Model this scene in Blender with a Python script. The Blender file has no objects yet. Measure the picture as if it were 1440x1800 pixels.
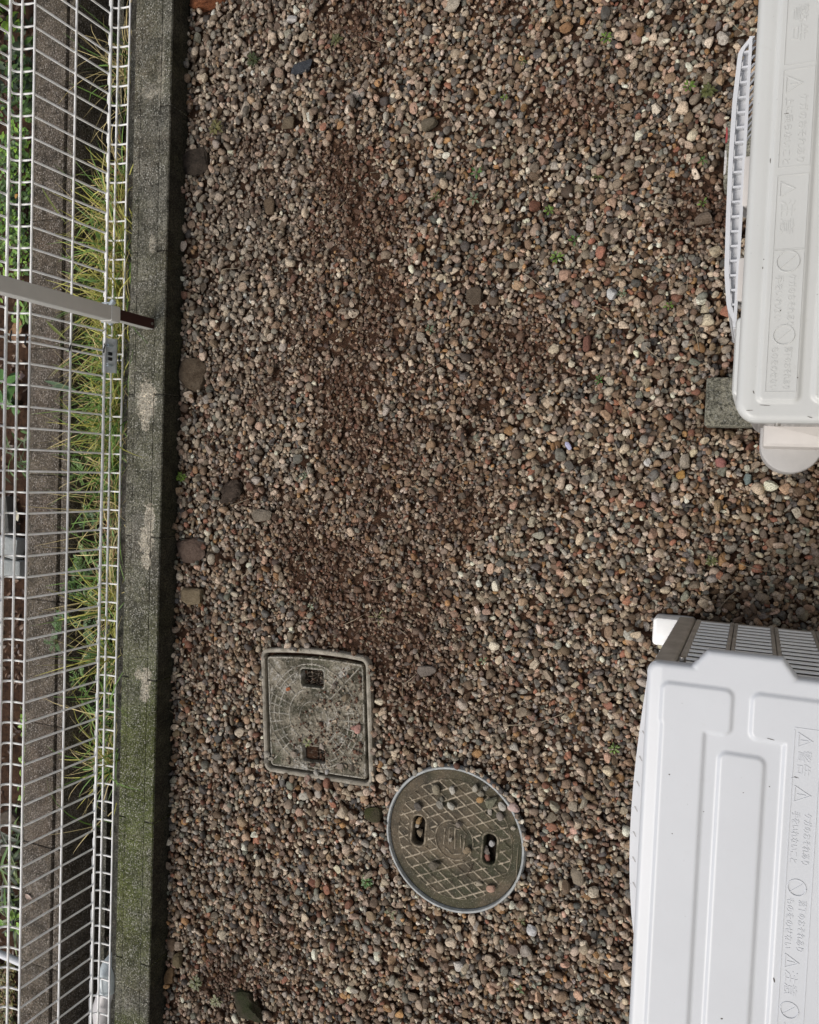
import bpy, math, random
import numpy as np
from math import sin, cos, pi, radians, sqrt
from mathutils import Vector, Matrix

rng = np.random.default_rng(11)
random.seed(5)
scene = bpy.context.scene
COL = scene.collection

# ------------------------------------------------------------------ camera, light, exposure
H = 1.95                                     # eye height above the gravel, camera straight above (0, 0)
FPX, CX, CY = 1442.0, 720.0, 900.0           # lens in pixels of the 1440 x 1800 frame
R = np.array([[0.92026568, -0.05345241, 0.38762601],
              [0.03807243, 0.99815704, 0.04725468],
              [-0.38943751, -0.028729, 0.92060473]])
cd = bpy.data.cameras.new('camera')
cd.sensor_fit = 'HORIZONTAL'
cd.sensor_width = 36.0
cd.lens = FPX / 1440.0 * 36.0
cd.clip_start = 0.02
cd.clip_end = 200
cam = bpy.data.objects.new('camera', cd)
COL.objects.link(cam)
M = Matrix([list(R[i]) + [0] for i in range(3)] + [[0, 0, 0, 1]])
M.translation = (0, 0, H)
cam.matrix_world = M
scene.camera = cam

SUN_EL, SUN_AZ = radians(53), radians(226)   # azimuth clockwise from +Y: the open side, beyond the fence
world = bpy.data.worlds.new('World')
scene.world = world
world.use_nodes = True
wn = world.node_tree
sky = wn.nodes.new('ShaderNodeTexSky')
sky.sky_type = 'NISHITA'
sky.sun_disc = False
sky.sun_elevation = SUN_EL
sky.sun_rotation = SUN_AZ
sky.air_density = 1.0
sky.dust_density = 3.0
sky.ozone_density = 0.6
hs = wn.nodes.new('ShaderNodeHueSaturation')       # thin cloud: the sky's blue is washed out evenly
hs.inputs['Saturation'].default_value = 0.55
wn.links.new(sky.outputs[0], hs.inputs['Color'])
wn.links.new(hs.outputs[0], wn.nodes['Background'].inputs[0])
wn.nodes['Background'].inputs[1].default_value = 0.122
sl = bpy.data.lights.new('sun', 'SUN')
sl.energy = 1.75
sl.angle = radians(24)
sl.color = (1.0, 0.95, 0.885)
so = bpy.data.objects.new('sun', sl)
COL.objects.link(so)
sd = Vector((sin(SUN_AZ) * cos(SUN_EL), cos(SUN_AZ) * cos(SUN_EL), sin(SUN_EL)))
so.rotation_euler = sd.to_track_quat('Z', 'Y').to_euler()
so.location = sd * 8
scene.view_settings.view_transform = 'Standard'
scene.view_settings.look = 'None'
scene.view_settings.gamma = 1.0
scene.view_settings.use_curve_mapping = False
scene.view_settings.exposure = 0.0


def at(px, py, z=0.0):
    """where the sight line of a photograph pixel meets the level z (metres)"""
    v = R @ np.array([px - CX, -(py - CY), -FPX])
    t = (z - H) / v[2]
    return float(v[0] * t), float(v[1] * t)


# ------------------------------------------------------------------ helpers
class MB:
    def __init__(self):
        self.v, self.f = [], []

    def add(self, vs, fs):
        o = len(self.v)
        self.v.extend([tuple(map(float, p)) for p in vs])
        self.f.extend([tuple(o + i for i in q) for q in fs])
        return self

    def box(self, x0, x1, y0, y1, z0, z1):
        return self.add([(x, y, z) for x in (x0, x1) for y in (y0, y1) for z in (z0, z1)],
                        [(0, 1, 3, 2), (4, 6, 7, 5), (0, 4, 5, 1), (2, 3, 7, 6), (0, 2, 6, 4), (1, 5, 7, 3)])

    def prism(self, pts, z0, z1, c=0.0):
        """upright prism over a 2-D outline (counter-clockwise) with a chamfer c at its top"""
        p = np.array(pts, float)
        n = len(p)
        rings = [(p, z0)]
        if c > 0:
            q = inset(p, c)
            rings += [(p, z1 - c), ((p + q) / 2 + (p - q) * 0.2, z1 - c * 0.3), (q, z1)]
        else:
            rings += [(p, z1)]
        vs, fs = [], []
        for q, z in rings:
            vs += [(a[0], a[1], z) for a in q]
        for k in range(len(rings) - 1):
            for i in range(n):
                j = (i + 1) % n
                fs.append((k * n + i, k * n + j, (k + 1) * n + j, (k + 1) * n + i))
        fs.append(tuple(range((len(rings) - 1) * n, len(rings) * n)))
        fs.append(tuple(reversed(range(n))))
        return self.add(vs, fs)

    def tube(self, path, r, seg=6, caps=True):
        P = [np.array(p, float) for p in path]
        rr = r if hasattr(r, '__len__') else [r] * len(P)
        vs, fs = [], []
        prev = None
        for i, p in enumerate(P):
            t = P[min(i + 1, len(P) - 1)] - P[max(i - 1, 0)]
            t = t / (np.linalg.norm(t) + 1e-12)
            if prev is None:
                a = np.array([0, 0, 1.0]) if abs(t[2]) < 0.9 else np.array([1.0, 0, 0])
            else:
                a = prev
            u = a - t * (a @ t)
            u /= np.linalg.norm(u) + 1e-12
            prev = u
            w = np.cross(t, u)
            for k in range(seg):
                an = 2 * pi * k / seg
                vs.append(p + (u * cos(an) + w * sin(an)) * rr[i])
        for i in range(len(P) - 1):
            for k in range(seg):
                j = (k + 1) % seg
                fs.append((i * seg + k, i * seg + j, (i + 1) * seg + j, (i + 1) * seg + k))
        if caps:
            fs.append(tuple(reversed(range(seg))))
            fs.append(tuple(range((len(P) - 1) * seg, len(P) * seg)))
        return self.add(vs, fs)

    def mesh(self, name, mats, smooth=False, org=(0, 0, 0), auto=None):
        m = bpy.data.meshes.new(name)
        o = org
        m.from_pydata([(a[0] - o[0], a[1] - o[1], a[2] - o[2]) for a in self.v], [], self.f)
        if mats:
            m.materials.append(mats)
        if smooth:
            m.shade_smooth()
            if auto:
                m.set_sharp_from_angle(angle=radians(auto))
        m.update()
        return m


def inset(p, c):
    n = len(p)
    out = []
    for i in range(n):
        a, b, d = p[i - 1], p[i], p[(i + 1) % n]
        e1, e2 = b - a, d - b
        e1 = e1 / (np.linalg.norm(e1) + 1e-12)
        e2 = e2 / (np.linalg.norm(e2) + 1e-12)
        n1, n2 = np.array([-e1[1], e1[0]]), np.array([-e2[1], e2[0]])
        m = n1 + n2
        m = m / max(0.3, m @ m / 2 + 1e-9) / 1.0 * 0.5 if m @ m > 1e-6 else n1
        m = (n1 + n2) / max(0.4, 1 + n1 @ n2)
        out.append(b + m * c)
    return np.array(out)


def rrect(x0, x1, y0, y1, r, n=5):
    pts = []
    for cx, cy, a0 in ((x1 - r, y0 + r, -90), (x1 - r, y1 - r, 0), (x0 + r, y1 - r, 90), (x0 + r, y0 + r, 180)):
        for k in range(n + 1):
            a = radians(a0 + 90 * k / n)
            pts.append((cx + r * cos(a), cy + r * sin(a)))
    return pts


def link(name, mesh, parent=None, loc=(0, 0, 0)):
    o = bpy.data.objects.new(name, mesh)
    COL.objects.link(o)
    o.location = loc
    if parent:
        o.parent = parent
    return o


def thing(name, label, cat, loc=(0, 0, 0), group=None):
    o = bpy.data.objects.new(name, None)
    COL.objects.link(o)
    o.empty_display_size = 0.05
    o.location = loc
    return tag(o, label, cat, group)


def tag(o, label=None, cat=None, group=None, kind=None):
    if label: o['label'] = label
    if cat: o['category'] = cat
    if group: o['group'] = group
    if kind: o['kind'] = kind
    return o


def part(name, mb, m, root, smooth=False, auto=None, parent=None, org=None):
    """a mesh given in world coordinates hung under its thing (or under a part of it)"""
    o = org if org is not None else tuple(root.location)
    return link(name, mb.mesh(name, m, smooth, o, auto), parent or root)


def wn_noise(x, y, s, seed=0):
    """smooth value noise on arrays"""
    r = np.random.default_rng(seed).random((128, 128))
    X, Y = np.asarray(x) * s + 37.3, np.asarray(y) * s + 51.7
    xi, yi = np.floor(X).astype(int), np.floor(Y).astype(int)
    fx, fy = X - xi, Y - yi
    fx, fy = fx * fx * (3 - 2 * fx), fy * fy * (3 - 2 * fy)
    g = lambda i, j: r[i % 128, j % 128]
    return (g(xi, yi) * (1 - fx) + g(xi + 1, yi) * fx) * (1 - fy) + (g(xi, yi + 1) * (1 - fx) + g(xi + 1, yi + 1) * fx) * fy


# ------------------------------------------------------------------ materials
class NT:
    def __init__(self, name, rough=0.7, spec=0.4):
        self.m = bpy.data.materials.new(name)
        self.m.use_nodes = True
        self.t = self.m.node_tree
        self.p = self.t.nodes['Principled BSDF']
        self.p.inputs['Roughness'].default_value = rough
        self.p.inputs['Specular IOR Level'].default_value = spec
        self.pos = None

    def coord(self):
        if self.pos is None:
            self.pos = self.n('ShaderNodeNewGeometry').outputs['Position']
        return self.pos

    def n(self, t, **k):
        o = self.t.nodes.new(t)
        for a, b in k.items():
            setattr(o, a, b)
        return o

    def l(self, a, b):
        self.t.links.new(a, b)

    def noise(self, scale, detail=4, rough=0.6):
        o = self.n('ShaderNodeTexNoise')
        o.inputs['Scale'].default_value = scale
        o.inputs['Detail'].default_value = detail
        o.inputs['Roughness'].default_value = rough
        self.l(self.coord(), o.inputs['Vector'])
        return o.outputs['Fac']

    def voro(self, scale):
        o = self.n('ShaderNodeTexVoronoi')
        o.inputs['Scale'].default_value = scale
        self.l(self.coord(), o.inputs['Vector'])
        return o

    def ramp(self, x, a, b, v0=0.0, v1=1.0):
        o = self.n('ShaderNodeMapRange')
        o.inputs[1].default_value = a
        o.inputs[2].default_value = b
        o.inputs[3].default_value = v0
        o.inputs[4].default_value = v1
        self.l(x, o.inputs[0])
        return o.outputs[0]

    def mix(self, fac, a, b, mode='MIX'):
        o = self.n('ShaderNodeMix', data_type='RGBA', blend_type=mode)
        for s, v in ((0, fac), (6, a), (7, b)):
            if isinstance(v, (int, float)):
                o.inputs[s].default_value = v
            elif isinstance(v, tuple):
                o.inputs[s].default_value = (v[0], v[1], v[2], 1)
            else:
                self.l(v, o.inputs[s])
        return o.outputs[2]

    def mul(self, a, b):
        o = self.n('ShaderNodeMath', operation='MULTIPLY')
        for s, v in ((0, a), (1, b)):
            if isinstance(v, (int, float)):
                o.inputs[s].default_value = v
            else:
                self.l(v, o.inputs[s])
        return o.outputs[0]

    def col(self, c):
        if isinstance(c, tuple):
            self.p.inputs['Base Color'].default_value = (*c, 1)
        else:
            self.l(c, self.p.inputs['Base Color'])

    def bump(self, h, strength=0.4, dist=0.002):
        o = self.n('ShaderNodeBump')
        o.inputs['Strength'].default_value = strength
        o.inputs['Distance'].default_value = dist
        self.l(h, o.inputs['Height'])
        self.l(o.outputs[0], self.p.inputs['Normal'])

    def attr(self, name='col'):
        return self.n('ShaderNodeAttribute', attribute_name=name).outputs['Color']


def simple(name, c, rough=0.6, spec=0.4, var=0.12, scale=40, metal=0.0, bump=0.0, bscale=300):
    t = NT(name, rough, spec)
    f = t.ramp(t.noise(scale, 5), 0.3, 0.7)
    t.col(t.mix(f, tuple(x * (1 - var) for x in c), tuple(min(1, x * (1 + var)) for x in c)))
    t.p.inputs['Metallic'].default_value = metal
    if bump:
        t.bump(t.noise(bscale, 3), bump, 0.0015)
    return t.m


def concrete(name, base, moss, moss_amt, speck=(0.42, 0.41, 0.36), speck_amt=0.5, warm=(0.1, 0.075, 0.055)):
    t = NT(name, 0.92, 0.2)
    c = t.mix(t.ramp(t.noise(9, 6), 0.35, 0.68), base, tuple(x * 1.45 for x in base))
    c = t.mix(t.mul(t.ramp(t.noise(5.1, 5), 0.5, 0.68), 0.45), c, warm)
    mk = t.ramp(t.noise(4.5, 6, 0.65), 0.38, 0.6)
    if name == 'old_mossy_concrete':         # the growth is thickest on the lower third of the wall
        sp = t.n('ShaderNodeSeparateXYZ')
        t.l(t.coord(), sp.inputs[0])
        mk = t.mul(mk, t.ramp(sp.outputs['Y'], 0.1, -0.75, 0.45, 1.0))
        c = t.mix(t.mul(t.mul(t.ramp(t.noise(2.3, 5), 0.36, 0.5), t.ramp(sp.outputs['Y'], -0.45, -0.75)), 0.75), c, (0.095, 0.125, 0.026))
    c = t.mix(t.mul(mk, moss_amt), c, moss)
    PATCH = [(257, 704, 15, 41, 1.0), (262, 912, 9, 30, .95), (257, 950, 12, 26, .95), (256, 986, 8, 15, .95), (257, 1192, 9, 16, .9), (254, 1216, 8, 20, .9), (245, 1186, 12, 9, .7),
             (264, 158, 15, 14, .55), (268, 430, 6, 16, .6), (255, 745, 9, 12, .7), (252, 1035, 3, 3, .9), (283, 120, 6, 60, .3)] if name == 'old_mossy_concrete' else []
    for px, py, hx, hy, am in PATCH:
        X, Y = at(px, py, 0.07)
        vm = t.n('ShaderNodeVectorMath', operation='MULTIPLY_ADD')
        t.l(t.coord(), vm.inputs[0])
        sx, sy = 1 / (hx / 480), 1 / (hy / 625)
        vm.inputs[1].default_value = (sx, sy, 0)
        vm.inputs[2].default_value = (-X * sx, -Y * sy, 0)
        ln = t.n('ShaderNodeVectorMath', operation='LENGTH')
        t.l(vm.outputs[0], ln.inputs[0])
        ad = t.n('ShaderNodeMath', operation='MULTIPLY_ADD')
        t.l(t.noise(75, 6, 0.75), ad.inputs[0])
        ad.inputs[1].default_value = 2.6
        t.l(ln.outputs['Value'], ad.inputs[2])
        pal_ = t.mix(t.ramp(t.noise(160, 5), 0.35, 0.65), (0.33, 0.3, 0.245), (0.6, 0.56, 0.48))
        c = t.mix(t.mul(t.ramp(ad.outputs[0], 2.35, 2.2), am), c, pal_)
    c = t.mix(1.0, c, t.mix(t.ramp(t.noise(190, 4, 0.85), 0.38, 0.62), (0.22, 0.22, 0.21), (1.9, 1.86, 1.78)), 'MULTIPLY')
    c = t.mix(1.0, c, t.mix(t.ramp(t.noise(22, 5, 0.7), 0.36, 0.64), (0.5, 0.5, 0.48), (1.32, 1.3, 1.27)), 'MULTIPLY')
    g = t.voro(215)
    pick = t.mul(t.mul(t.ramp(g.outputs['Distance'], 0.5, 0.3), t.ramp(g.outputs['Color'], 0.5, 0.85)), t.ramp(t.noise(19, 4), 0.3, 0.6, .35, 1))
    c = t.mix(t.mul(pick, speck_amt), c, speck)
    c = t.mix(t.mul(t.ramp(t.noise(240, 3), 0.54, 0.64), t.mul(t.ramp(t.noise(14, 4), 0.35, 0.7), speck_amt)), c, tuple(x * .75 for x in speck))
    t.col(c)
    t.bump(t.noise(260, 5, 0.7), 0.9, 0.004)
    return t.m


MAT = {}
t = NT('stone', 0.72, 0.35)
c = t.mix(t.ramp(t.noise(420, 4, .7), 0.34, 0.66), (0.5, 0.49, 0.48), (1.4, 1.38, 1.36))
c = t.mix(1.0, t.attr(), c, 'MULTIPLY')
c = t.mix(t.mul(t.ramp(t.noise(150, 5, .7), 0.52, 0.64), 0.6), c, (0.085, 0.052, 0.034))
t.col(c)
t.bump(t.noise(900, 3), 0.35, 0.0008)
MAT['stone'] = t.m

t = NT('soil', 0.95, 0.15)
c = t.mix(t.ramp(t.noise(60, 6, 0.7), 0.35, 0.7), (0.03, 0.016, 0.01), (0.11, 0.058, 0.034))
c = t.mix(t.mul(t.ramp(t.noise(330, 3), 0.58, 0.7), 0.5), c, (0.16, 0.12, 0.09))
t.col(c)
t.bump(t.noise(300, 6, 0.75), 1.0, 0.006)
MAT['soil'] = t.m

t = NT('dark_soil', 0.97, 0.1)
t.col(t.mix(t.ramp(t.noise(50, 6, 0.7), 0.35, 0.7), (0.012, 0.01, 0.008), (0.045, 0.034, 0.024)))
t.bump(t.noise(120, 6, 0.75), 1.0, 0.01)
MAT['dark_soil'] = t.m

MAT['block'] = concrete('old_mossy_concrete', (0.125, 0.122, 0.104), (0.075, 0.084, 0.028), 0.75, (0.62, 0.6, 0.52), 1.0)
MAT['damp_shade'] = concrete('damp_shade_concrete', (0.036, 0.033, 0.026), (0.026, 0.028, 0.013), 0.6, (0.1, 0.095, 0.08), 0.4, (0.035, 0.026, 0.018))  # darkened past its damp grime: the inner face's shade is in this colour
MAT['far_block'] = concrete('old_brown_concrete', (0.08, 0.068, 0.057), (0.08, 0.066, 0.04), 0.3, (0.5, 0.45, 0.4), 0.95, (0.1, 0.068, 0.05))
MAT['ledge'] = concrete('dark_concrete', (0.055, 0.053, 0.048), (0.045, 0.05, 0.03), 0.4)
MAT['paver'] = concrete('grey_paver', (0.16, 0.16, 0.14), (0.14, 0.14, 0.1), 0.3, (0.4, 0.4, 0.36), 0.5, (0.2, 0.17, 0.12))
MAT['wire'] = simple('white_coated_wire', (0.93, 0.925, 0.89), 0.45, 0.5, 0.14, 30)
MAT['post'] = simple('white_coated_steel', (0.62, 0.61, 0.57), 0.42, 0.5, 0.06, 14)
MAT['plate'] = simple('grey_zinc_plate', (0.36, 0.38, 0.38), 0.42, 0.5, 0.12, 60, 0.35)
MAT['zinc'] = simple('blue_grey_zinc', (0.42, 0.48, 0.52), 0.4, 0.5, 0.12, 60, 0.3)
MAT['maroon'] = simple('dark_maroon_cover', (0.032, 0.008, 0.007), 0.45, 0.4, 0.15, 30)
MAT['tie'] = simple('black_tie', (0.015, 0.015, 0.017), 0.5, 0.4)
MAT['pipe'] = simple('white_plastic_pipe', (0.62, 0.68, 0.7), 0.35, 0.5, 0.06, 14)
MAT['pipe_grey'] = simple('grey_white_plastic', (0.52, 0.5, 0.5), 0.4, 0.5, 0.06, 14)


def ac_paint(name, c, dirt=0.35, rough=0.38):
    t = NT(name, rough, 0.5)
    a = t.mix(t.ramp(t.noise(7, 5), 0.3, 0.7), tuple(x * 0.95 for x in c), c)
    a = t.mix(t.mul(t.ramp(t.noise(33, 7, 0.7), 0.6, 0.78), dirt), a, tuple(x * y for x, y in zip(c, (0.66, 0.64, 0.58))))
    a = t.mix(t.mul(t.ramp(t.noise(170, 3), 0.71, 0.76), dirt * 1.3), a, (0.16, 0.15, 0.13))
    t.col(a)
    t.bump(t.noise(90, 2), 0.04, 0.001)
    return t.m


MAT['lid_warm'] = ac_paint('ivory_enamel', (0.565, 0.573, 0.558), 0.25)
MAT['lid_cool'] = ac_paint('white_enamel', (0.6, 0.62, 0.65), 0.15)
MAT['plastic'] = simple('white_plastic', (0.66, 0.67, 0.69), 0.42, 0.5, 0.04, 14)
MAT['plastic_warm'] = simple('aged_white_plastic', (0.58, 0.55, 0.52), 0.5, 0.4, 0.06, 18)
MAT['cover_grey'] = simple('grey_plastic', (0.42, 0.41, 0.4), 0.5, 0.4, 0.08, 24)
t = NT('dusty_taupe_steel', 0.42, 0.5)
t.col(t.mix(t.ramp(t.noise(28, 7, 0.7), 0.35, 0.7), (0.36, 0.33, 0.29), (0.56, 0.525, 0.47)))
t.p.inputs['Metallic'].default_value = 0.1
MAT['taupe'] = t.m
t = NT('streaked_zinc', 0.4, 0.5)
mp = t.n('ShaderNodeMapping')
mp.inputs['Scale'].default_value = (160, 160, 6)
t.l(t.coord(), mp.inputs['Vector'])
no = t.n('ShaderNodeTexNoise')
no.inputs['Scale'].default_value = 1.0
t.l(mp.outputs[0], no.inputs['Vector'])
t.col(t.mix(t.ramp(no.outputs['Fac'], 0.3, 0.7), (0.27, 0.265, 0.26), (0.5, 0.49, 0.48)))
t.p.inputs['Metallic'].default_value = 0.3
MAT['streak'] = t.m
MAT['slat'] = simple('pale_louvre', (0.93, 0.93, 0.91), 0.35, 0.5, 0.05, 20)
MAT['black'] = simple('dark_interior', (0.012, 0.013, 0.015), 0.6, 0.3)
MAT['fin'] = simple('dark_fins', (0.016, 0.016, 0.016), 0.5, 0.4, 0.3, 120, 0.0)
MAT['screw'] = simple('steel_screw', (0.4, 0.38, 0.35), 0.35, 0.5, 0.1, 60, 0.8)

# lids in the gravel: colour follows the wear of the raised ribs (vertex attribute "wear")
t = NT('dark_cover_plastic', 0.8, 0.25)
c = t.mix(t.ramp(t.noise(14, 6, 0.65), 0.35, 0.66), (0.036, 0.031, 0.022), (0.145, 0.112, 0.073))
c = t.mix(t.mul(t.ramp(t.noise(6, 5), 0.45, 0.6), 0.6), c, (0.034, 0.042, 0.018))
c = t.mix(t.ramp(t.mul(t.attr('wear'), t.ramp(t.noise(60, 5), 0.34, 0.6)), 0.1, 0.8), c, (0.42, 0.355, 0.265))
g = t.noise(380, 3)
c = t.mix(t.mul(t.ramp(g, 0.57, 0.67), 0.7), c, (0.3, 0.27, 0.21))
c = t.mix(t.mul(t.ramp(t.noise(190, 4), 0.55, 0.65), 0.6), c, (0.035, 0.03, 0.022))
t.col(c)
t.bump(t.noise(300, 5), 0.5, 0.002)
MAT['round_lid'] = t.m
t = NT('lichened_cover', 0.85, 0.2)
c = t.mix(t.ramp(t.noise(16, 8, 0.75), 0.42, 0.57), (0.05, 0.047, 0.03), (0.32, 0.285, 0.22))
c = t.mix(t.ramp(t.noise(12, 7, 0.8), 0.54, 0.62), c, (0.55, 0.53, 0.48))
c = t.mix(t.mul(t.ramp(t.noise(7, 5), 0.52, 0.64), 0.7), c, (0.05, 0.062, 0.032))
c = t.mix(t.ramp(t.mul(t.attr('wear'), t.ramp(t.noise(40, 5), 0.35, 0.55)), 0.1, 0.7), c, (0.5, 0.47, 0.4))
c = t.mix(t.mul(t.ramp(t.noise(170, 5, 0.75), 0.5, 0.6), 0.8), c, (0.05, 0.04, 0.026))
c = t.mix(t.mul(t.ramp(t.noise(260, 4, 0.7), 0.57, 0.66), 0.7), c, (0.46, 0.42, 0.35))
t.col(c)
t.bump(t.noise(260, 6, 0.75), 0.9, 0.004)
MAT['square_lid'] = t.m
t = NT('weathered_frame', 0.8, 0.25)
c = t.mix(t.ramp(t.noise(30, 6, 0.7), 0.35, 0.68), (0.2, 0.18, 0.14), (0.46, 0.42, 0.35))
t.col(t.mix(t.mul(t.ramp(t.noise(200, 3), 0.6, 0.7), 0.7), c, (0.06, 0.05, 0.035)))
t.bump(t.noise(300, 4), 0.5, 0.002)
MAT['frame'] = t.m
MAT['rim'] = simple('pale_grey_pipe_rim', (0.36, 0.375, 0.37), 0.6, 0.3, 0.25, 40)


def leafmat(name, rough=0.5, trans=0.12):
    t = NT(name, rough, 0.4)
    c = t.mix(t.ramp(t.noise(160, 3), 0.3, 0.7), (0.75, 0.75, 0.75), (1.25, 1.25, 1.2))
    t.col(t.mix(1.0, t.attr(), c, 'MULTIPLY'))
    t.p.inputs['Transmission Weight'].default_value = 0.0
    t.p.inputs['Subsurface Weight'].default_value = trans
    t.p.inputs['Subsurface Radius'].default_value = (0.004, 0.006, 0.002)
    t.p.inputs['Subsurface Scale'].default_value = 1.0
    return t.m


MAT['leaf'] = leafmat('leaf', 0.45)
MAT['blade'] = leafmat('grass_blade', 0.55, 0.0)
MAT['green_stem'] = simple('green_stem', (.12, .14, .05), .6)
MAT['stem'] = simple('dry_stem', (0.3, 0.25, 0.18), 0.8, 0.2, 0.25, 120)
MAT['stem_dark'] = simple('dark_twig', (0.09, 0.068, 0.05), 0.85, 0.2, 0.25, 120)


def rockmat(name, a, b, moss=None, amt=0.0):
    t = NT(name, 0.88, 0.2)
    c = t.mix(t.ramp(t.noise(55, 6, 0.7), 0.32, 0.68), a, b)
    if moss:
        c = t.mix(t.mul(t.ramp(t.noise(24, 6), 0.42, 0.6), amt), c, moss)
    c = t.mix(t.mul(t.ramp(t.noise(500, 3), 0.58, 0.7), 0.4), c, tuple(min(1, x * 2.2) for x in b))
    t.col(c)
    t.bump(t.noise(180, 6, 0.7), 0.9, 0.005)
    return t.m


# ------------------------------------------------------------------ ground sheets
GW = 0.07                                    # top of the boundary wall
XW0, XW1 = -1.69, -1.566                    # its outer and inner face
FX = -1.74                                   # plane of the fence

# dirt patches, given at the photograph's pixels (x, y, radius in m, strength)
DIRT = [(600, 300, .16, .9), (640, 375, .14, 1), (570, 440, .13, .8), (620, 560, .2, .8), (930, 620, .12, 1.1), (930, 670, .1, .9),
        (640, 720, .17, 1), (1240, 370, .08, 1.2), (590, 1000, .2, 1.0), (800, 880, .13, .8), (660, 1080, .17, 1.0), (620, 880, .14, .7),
        (1010, 185, .1, 1.0), (985, 215, .08, 1.0), (480, 690, .1, .6), (420, 862, .06, .8), (760, 1210, .11, .8), (860, 1240, .1, .7), (480, 1010, .12, .5),
        (600, 10, .2, .6), (880, 40, .1, .7), (720, 780, .15, .7), (840, 700, .12, .5), (860, 500, .1, .4), (400, 1720, .12, .6),
        (500, 1690, .12, .5), (660, 470, .1, .6), (830, 320, .12, .4), (440, 300, .1, .3)]


def dirt(x, y):
    x, y = np.asarray(x, float), np.asarray(y, float)
    d = np.zeros_like(x)
    for px, py, r, s in DIRT:
        a, b = at(px, py, 0)
        d = np.maximum(d, s * np.exp(-((x - a) ** 2 + (y - b) ** 2) / (r * r)))
    n = wn_noise(x, y, 7, 1) * 0.5 + wn_noise(x, y, 17, 2) * 0.3 + wn_noise(x, y, 41, 3) * 0.2
    return np.clip(d * (0.3 + 1.3 * n) + (n - 0.6) * 0.9, 0, 0.88)


def sheet(name, x0, x1, y0, y1, step, hf, m):
    nx, ny = int((x1 - x0) / step) + 1, int((y1 - y0) / step) + 1
    X, Y = np.meshgrid(np.linspace(x0, x1, nx), np.linspace(y0, y1, ny), indexing='ij')
    V = np.stack([X, Y, hf(X, Y)], -1).reshape(-1, 3)
    i = np.arange(nx * ny).reshape(nx, ny)
    F = np.stack([i[:-1, :-1], i[1:, :-1], i[1:, 1:], i[:-1, 1:]], -1).reshape(-1, 4)
    return link(name, npmesh(name, V, F, m, True))


def npmesh(name, V, F, m, smooth=False, attrs=()):
    me = bpy.data.meshes.new(name)
    k = F.shape[1]
    me.vertices.add(len(V))
    me.vertices.foreach_set('co', np.ascontiguousarray(V, np.float32).ravel())
    me.loops.add(F.size)
    me.loops.foreach_set('vertex_index', np.ascontiguousarray(F, np.int32).ravel())
    me.polygons.add(len(F))
    me.polygons.foreach_set('loop_start', np.arange(0, F.size, k, dtype=np.int32))
    me.polygons.foreach_set('loop_total', np.full(len(F), k, np.int32))
    if smooth:
        me.polygons.foreach_set('use_smooth', np.ones(len(F), bool))
    for an, arr in attrs:
        a = me.attributes.new(an, 'FLOAT_COLOR', 'POINT')
        a.data.foreach_set('color', np.ascontiguousarray(arr, np.float32).ravel())
    me.materials.append(m)
    me.update(calc_edges=True)
    return me


SOIL0 = -0.011


def soil_h(x, y):
    return SOIL0 + 0.001 * dirt(x, y) + 0.004 * (wn_noise(x, y, 30, 8) - 0.5)


def yard_h(x, y):                            # dug out under the two covers
    pit = np.maximum(np.clip((0.178 - np.hypot(x + 0.662, y + 0.927)) / 0.02, 0, 1), np.clip((0.15 - np.maximum(np.abs(x + 1.072), np.abs(y + 0.671))) / 0.02, 0, 1))
    return soil_h(x, y) - 0.09 * pit


tag(sheet('yard_soil', XW1 - 0.01, 0.68, -3.2, 3.0, 0.02, yard_h, MAT['soil']), kind='structure')
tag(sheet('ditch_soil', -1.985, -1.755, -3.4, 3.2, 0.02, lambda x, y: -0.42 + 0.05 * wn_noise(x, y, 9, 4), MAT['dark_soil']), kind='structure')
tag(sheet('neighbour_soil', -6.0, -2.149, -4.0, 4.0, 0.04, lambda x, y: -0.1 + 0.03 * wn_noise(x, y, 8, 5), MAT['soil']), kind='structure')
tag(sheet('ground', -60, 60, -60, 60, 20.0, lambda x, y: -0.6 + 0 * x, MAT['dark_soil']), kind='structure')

hw = MB().box(0.66, 0.84, -3.2, 3.2, -0.6, 5.2)  # unseen; distance and height set to hold back sky light from the right
hw = link('house_wall', hw.mesh('house_wall', simple('beige_render', (0.62, 0.59, 0.53), 0.9, 0.2, 0.1, 12, 0, .4, 400)))
tag(hw, 'beige rendered house wall behind both air conditioners', 'house wall')

# ------------------------------------------------------------------ boundary wall of concrete blocks
BL = 0.413                                   # block pitch
wall = thing('block_wall', 'low mossy grey concrete block wall along the gravel edge', 'wall', (XW0, 0, -0.3))
joints = [1.002, 0.601, 0.197, -0.212, -0.628, -1.048, -1.476]   # measured, the courses were laid unevenly
joints = [joints[0] + BL * k for k in range(5, 0, -1)] + joints + [joints[-1] - BL * k for k in range(1, 5)]
ORG = tuple(wall.location)
CORE = (-1.6665, -1.5985)


def block_mesh(seed, ln):
    rb = random.Random(seed)
    mb = MB()
    g = 0.0018
    zt = GW + rb.uniform(-0.0015, 0.0015)
    L0, L1 = -ln + g, -g
    j = lambda: rb.uniform(-0.0012, 0.0012)
    mb.prism(rrect(XW0 + j(), CORE[0], L0, L1, 0.002, 2), -0.3, zt, 0.0016)
    mb.prism(rrect(CORE[1], XW1 + j(), L0, L1, 0.004, 2), -0.3, zt - 0.001, 0.0035)
    q = ln / 3
    cells = [(-q - 0.052, -q + 0.052), (-2 * q - 0.052, -2 * q + 0.052)]
    for y0, y1 in ((-q + 0.0525, -0.0635), (-2 * q + 0.0525, -q - 0.0525), (-ln + 0.0635, -2 * q - 0.0525)):
        mb.box(CORE[0], CORE[1], y0, y1, -0.3, zt - 0.0012)
    return mb.mesh('concrete_block', MAT['block'], True, (XW0, 0, -0.3), 40), cells


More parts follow.
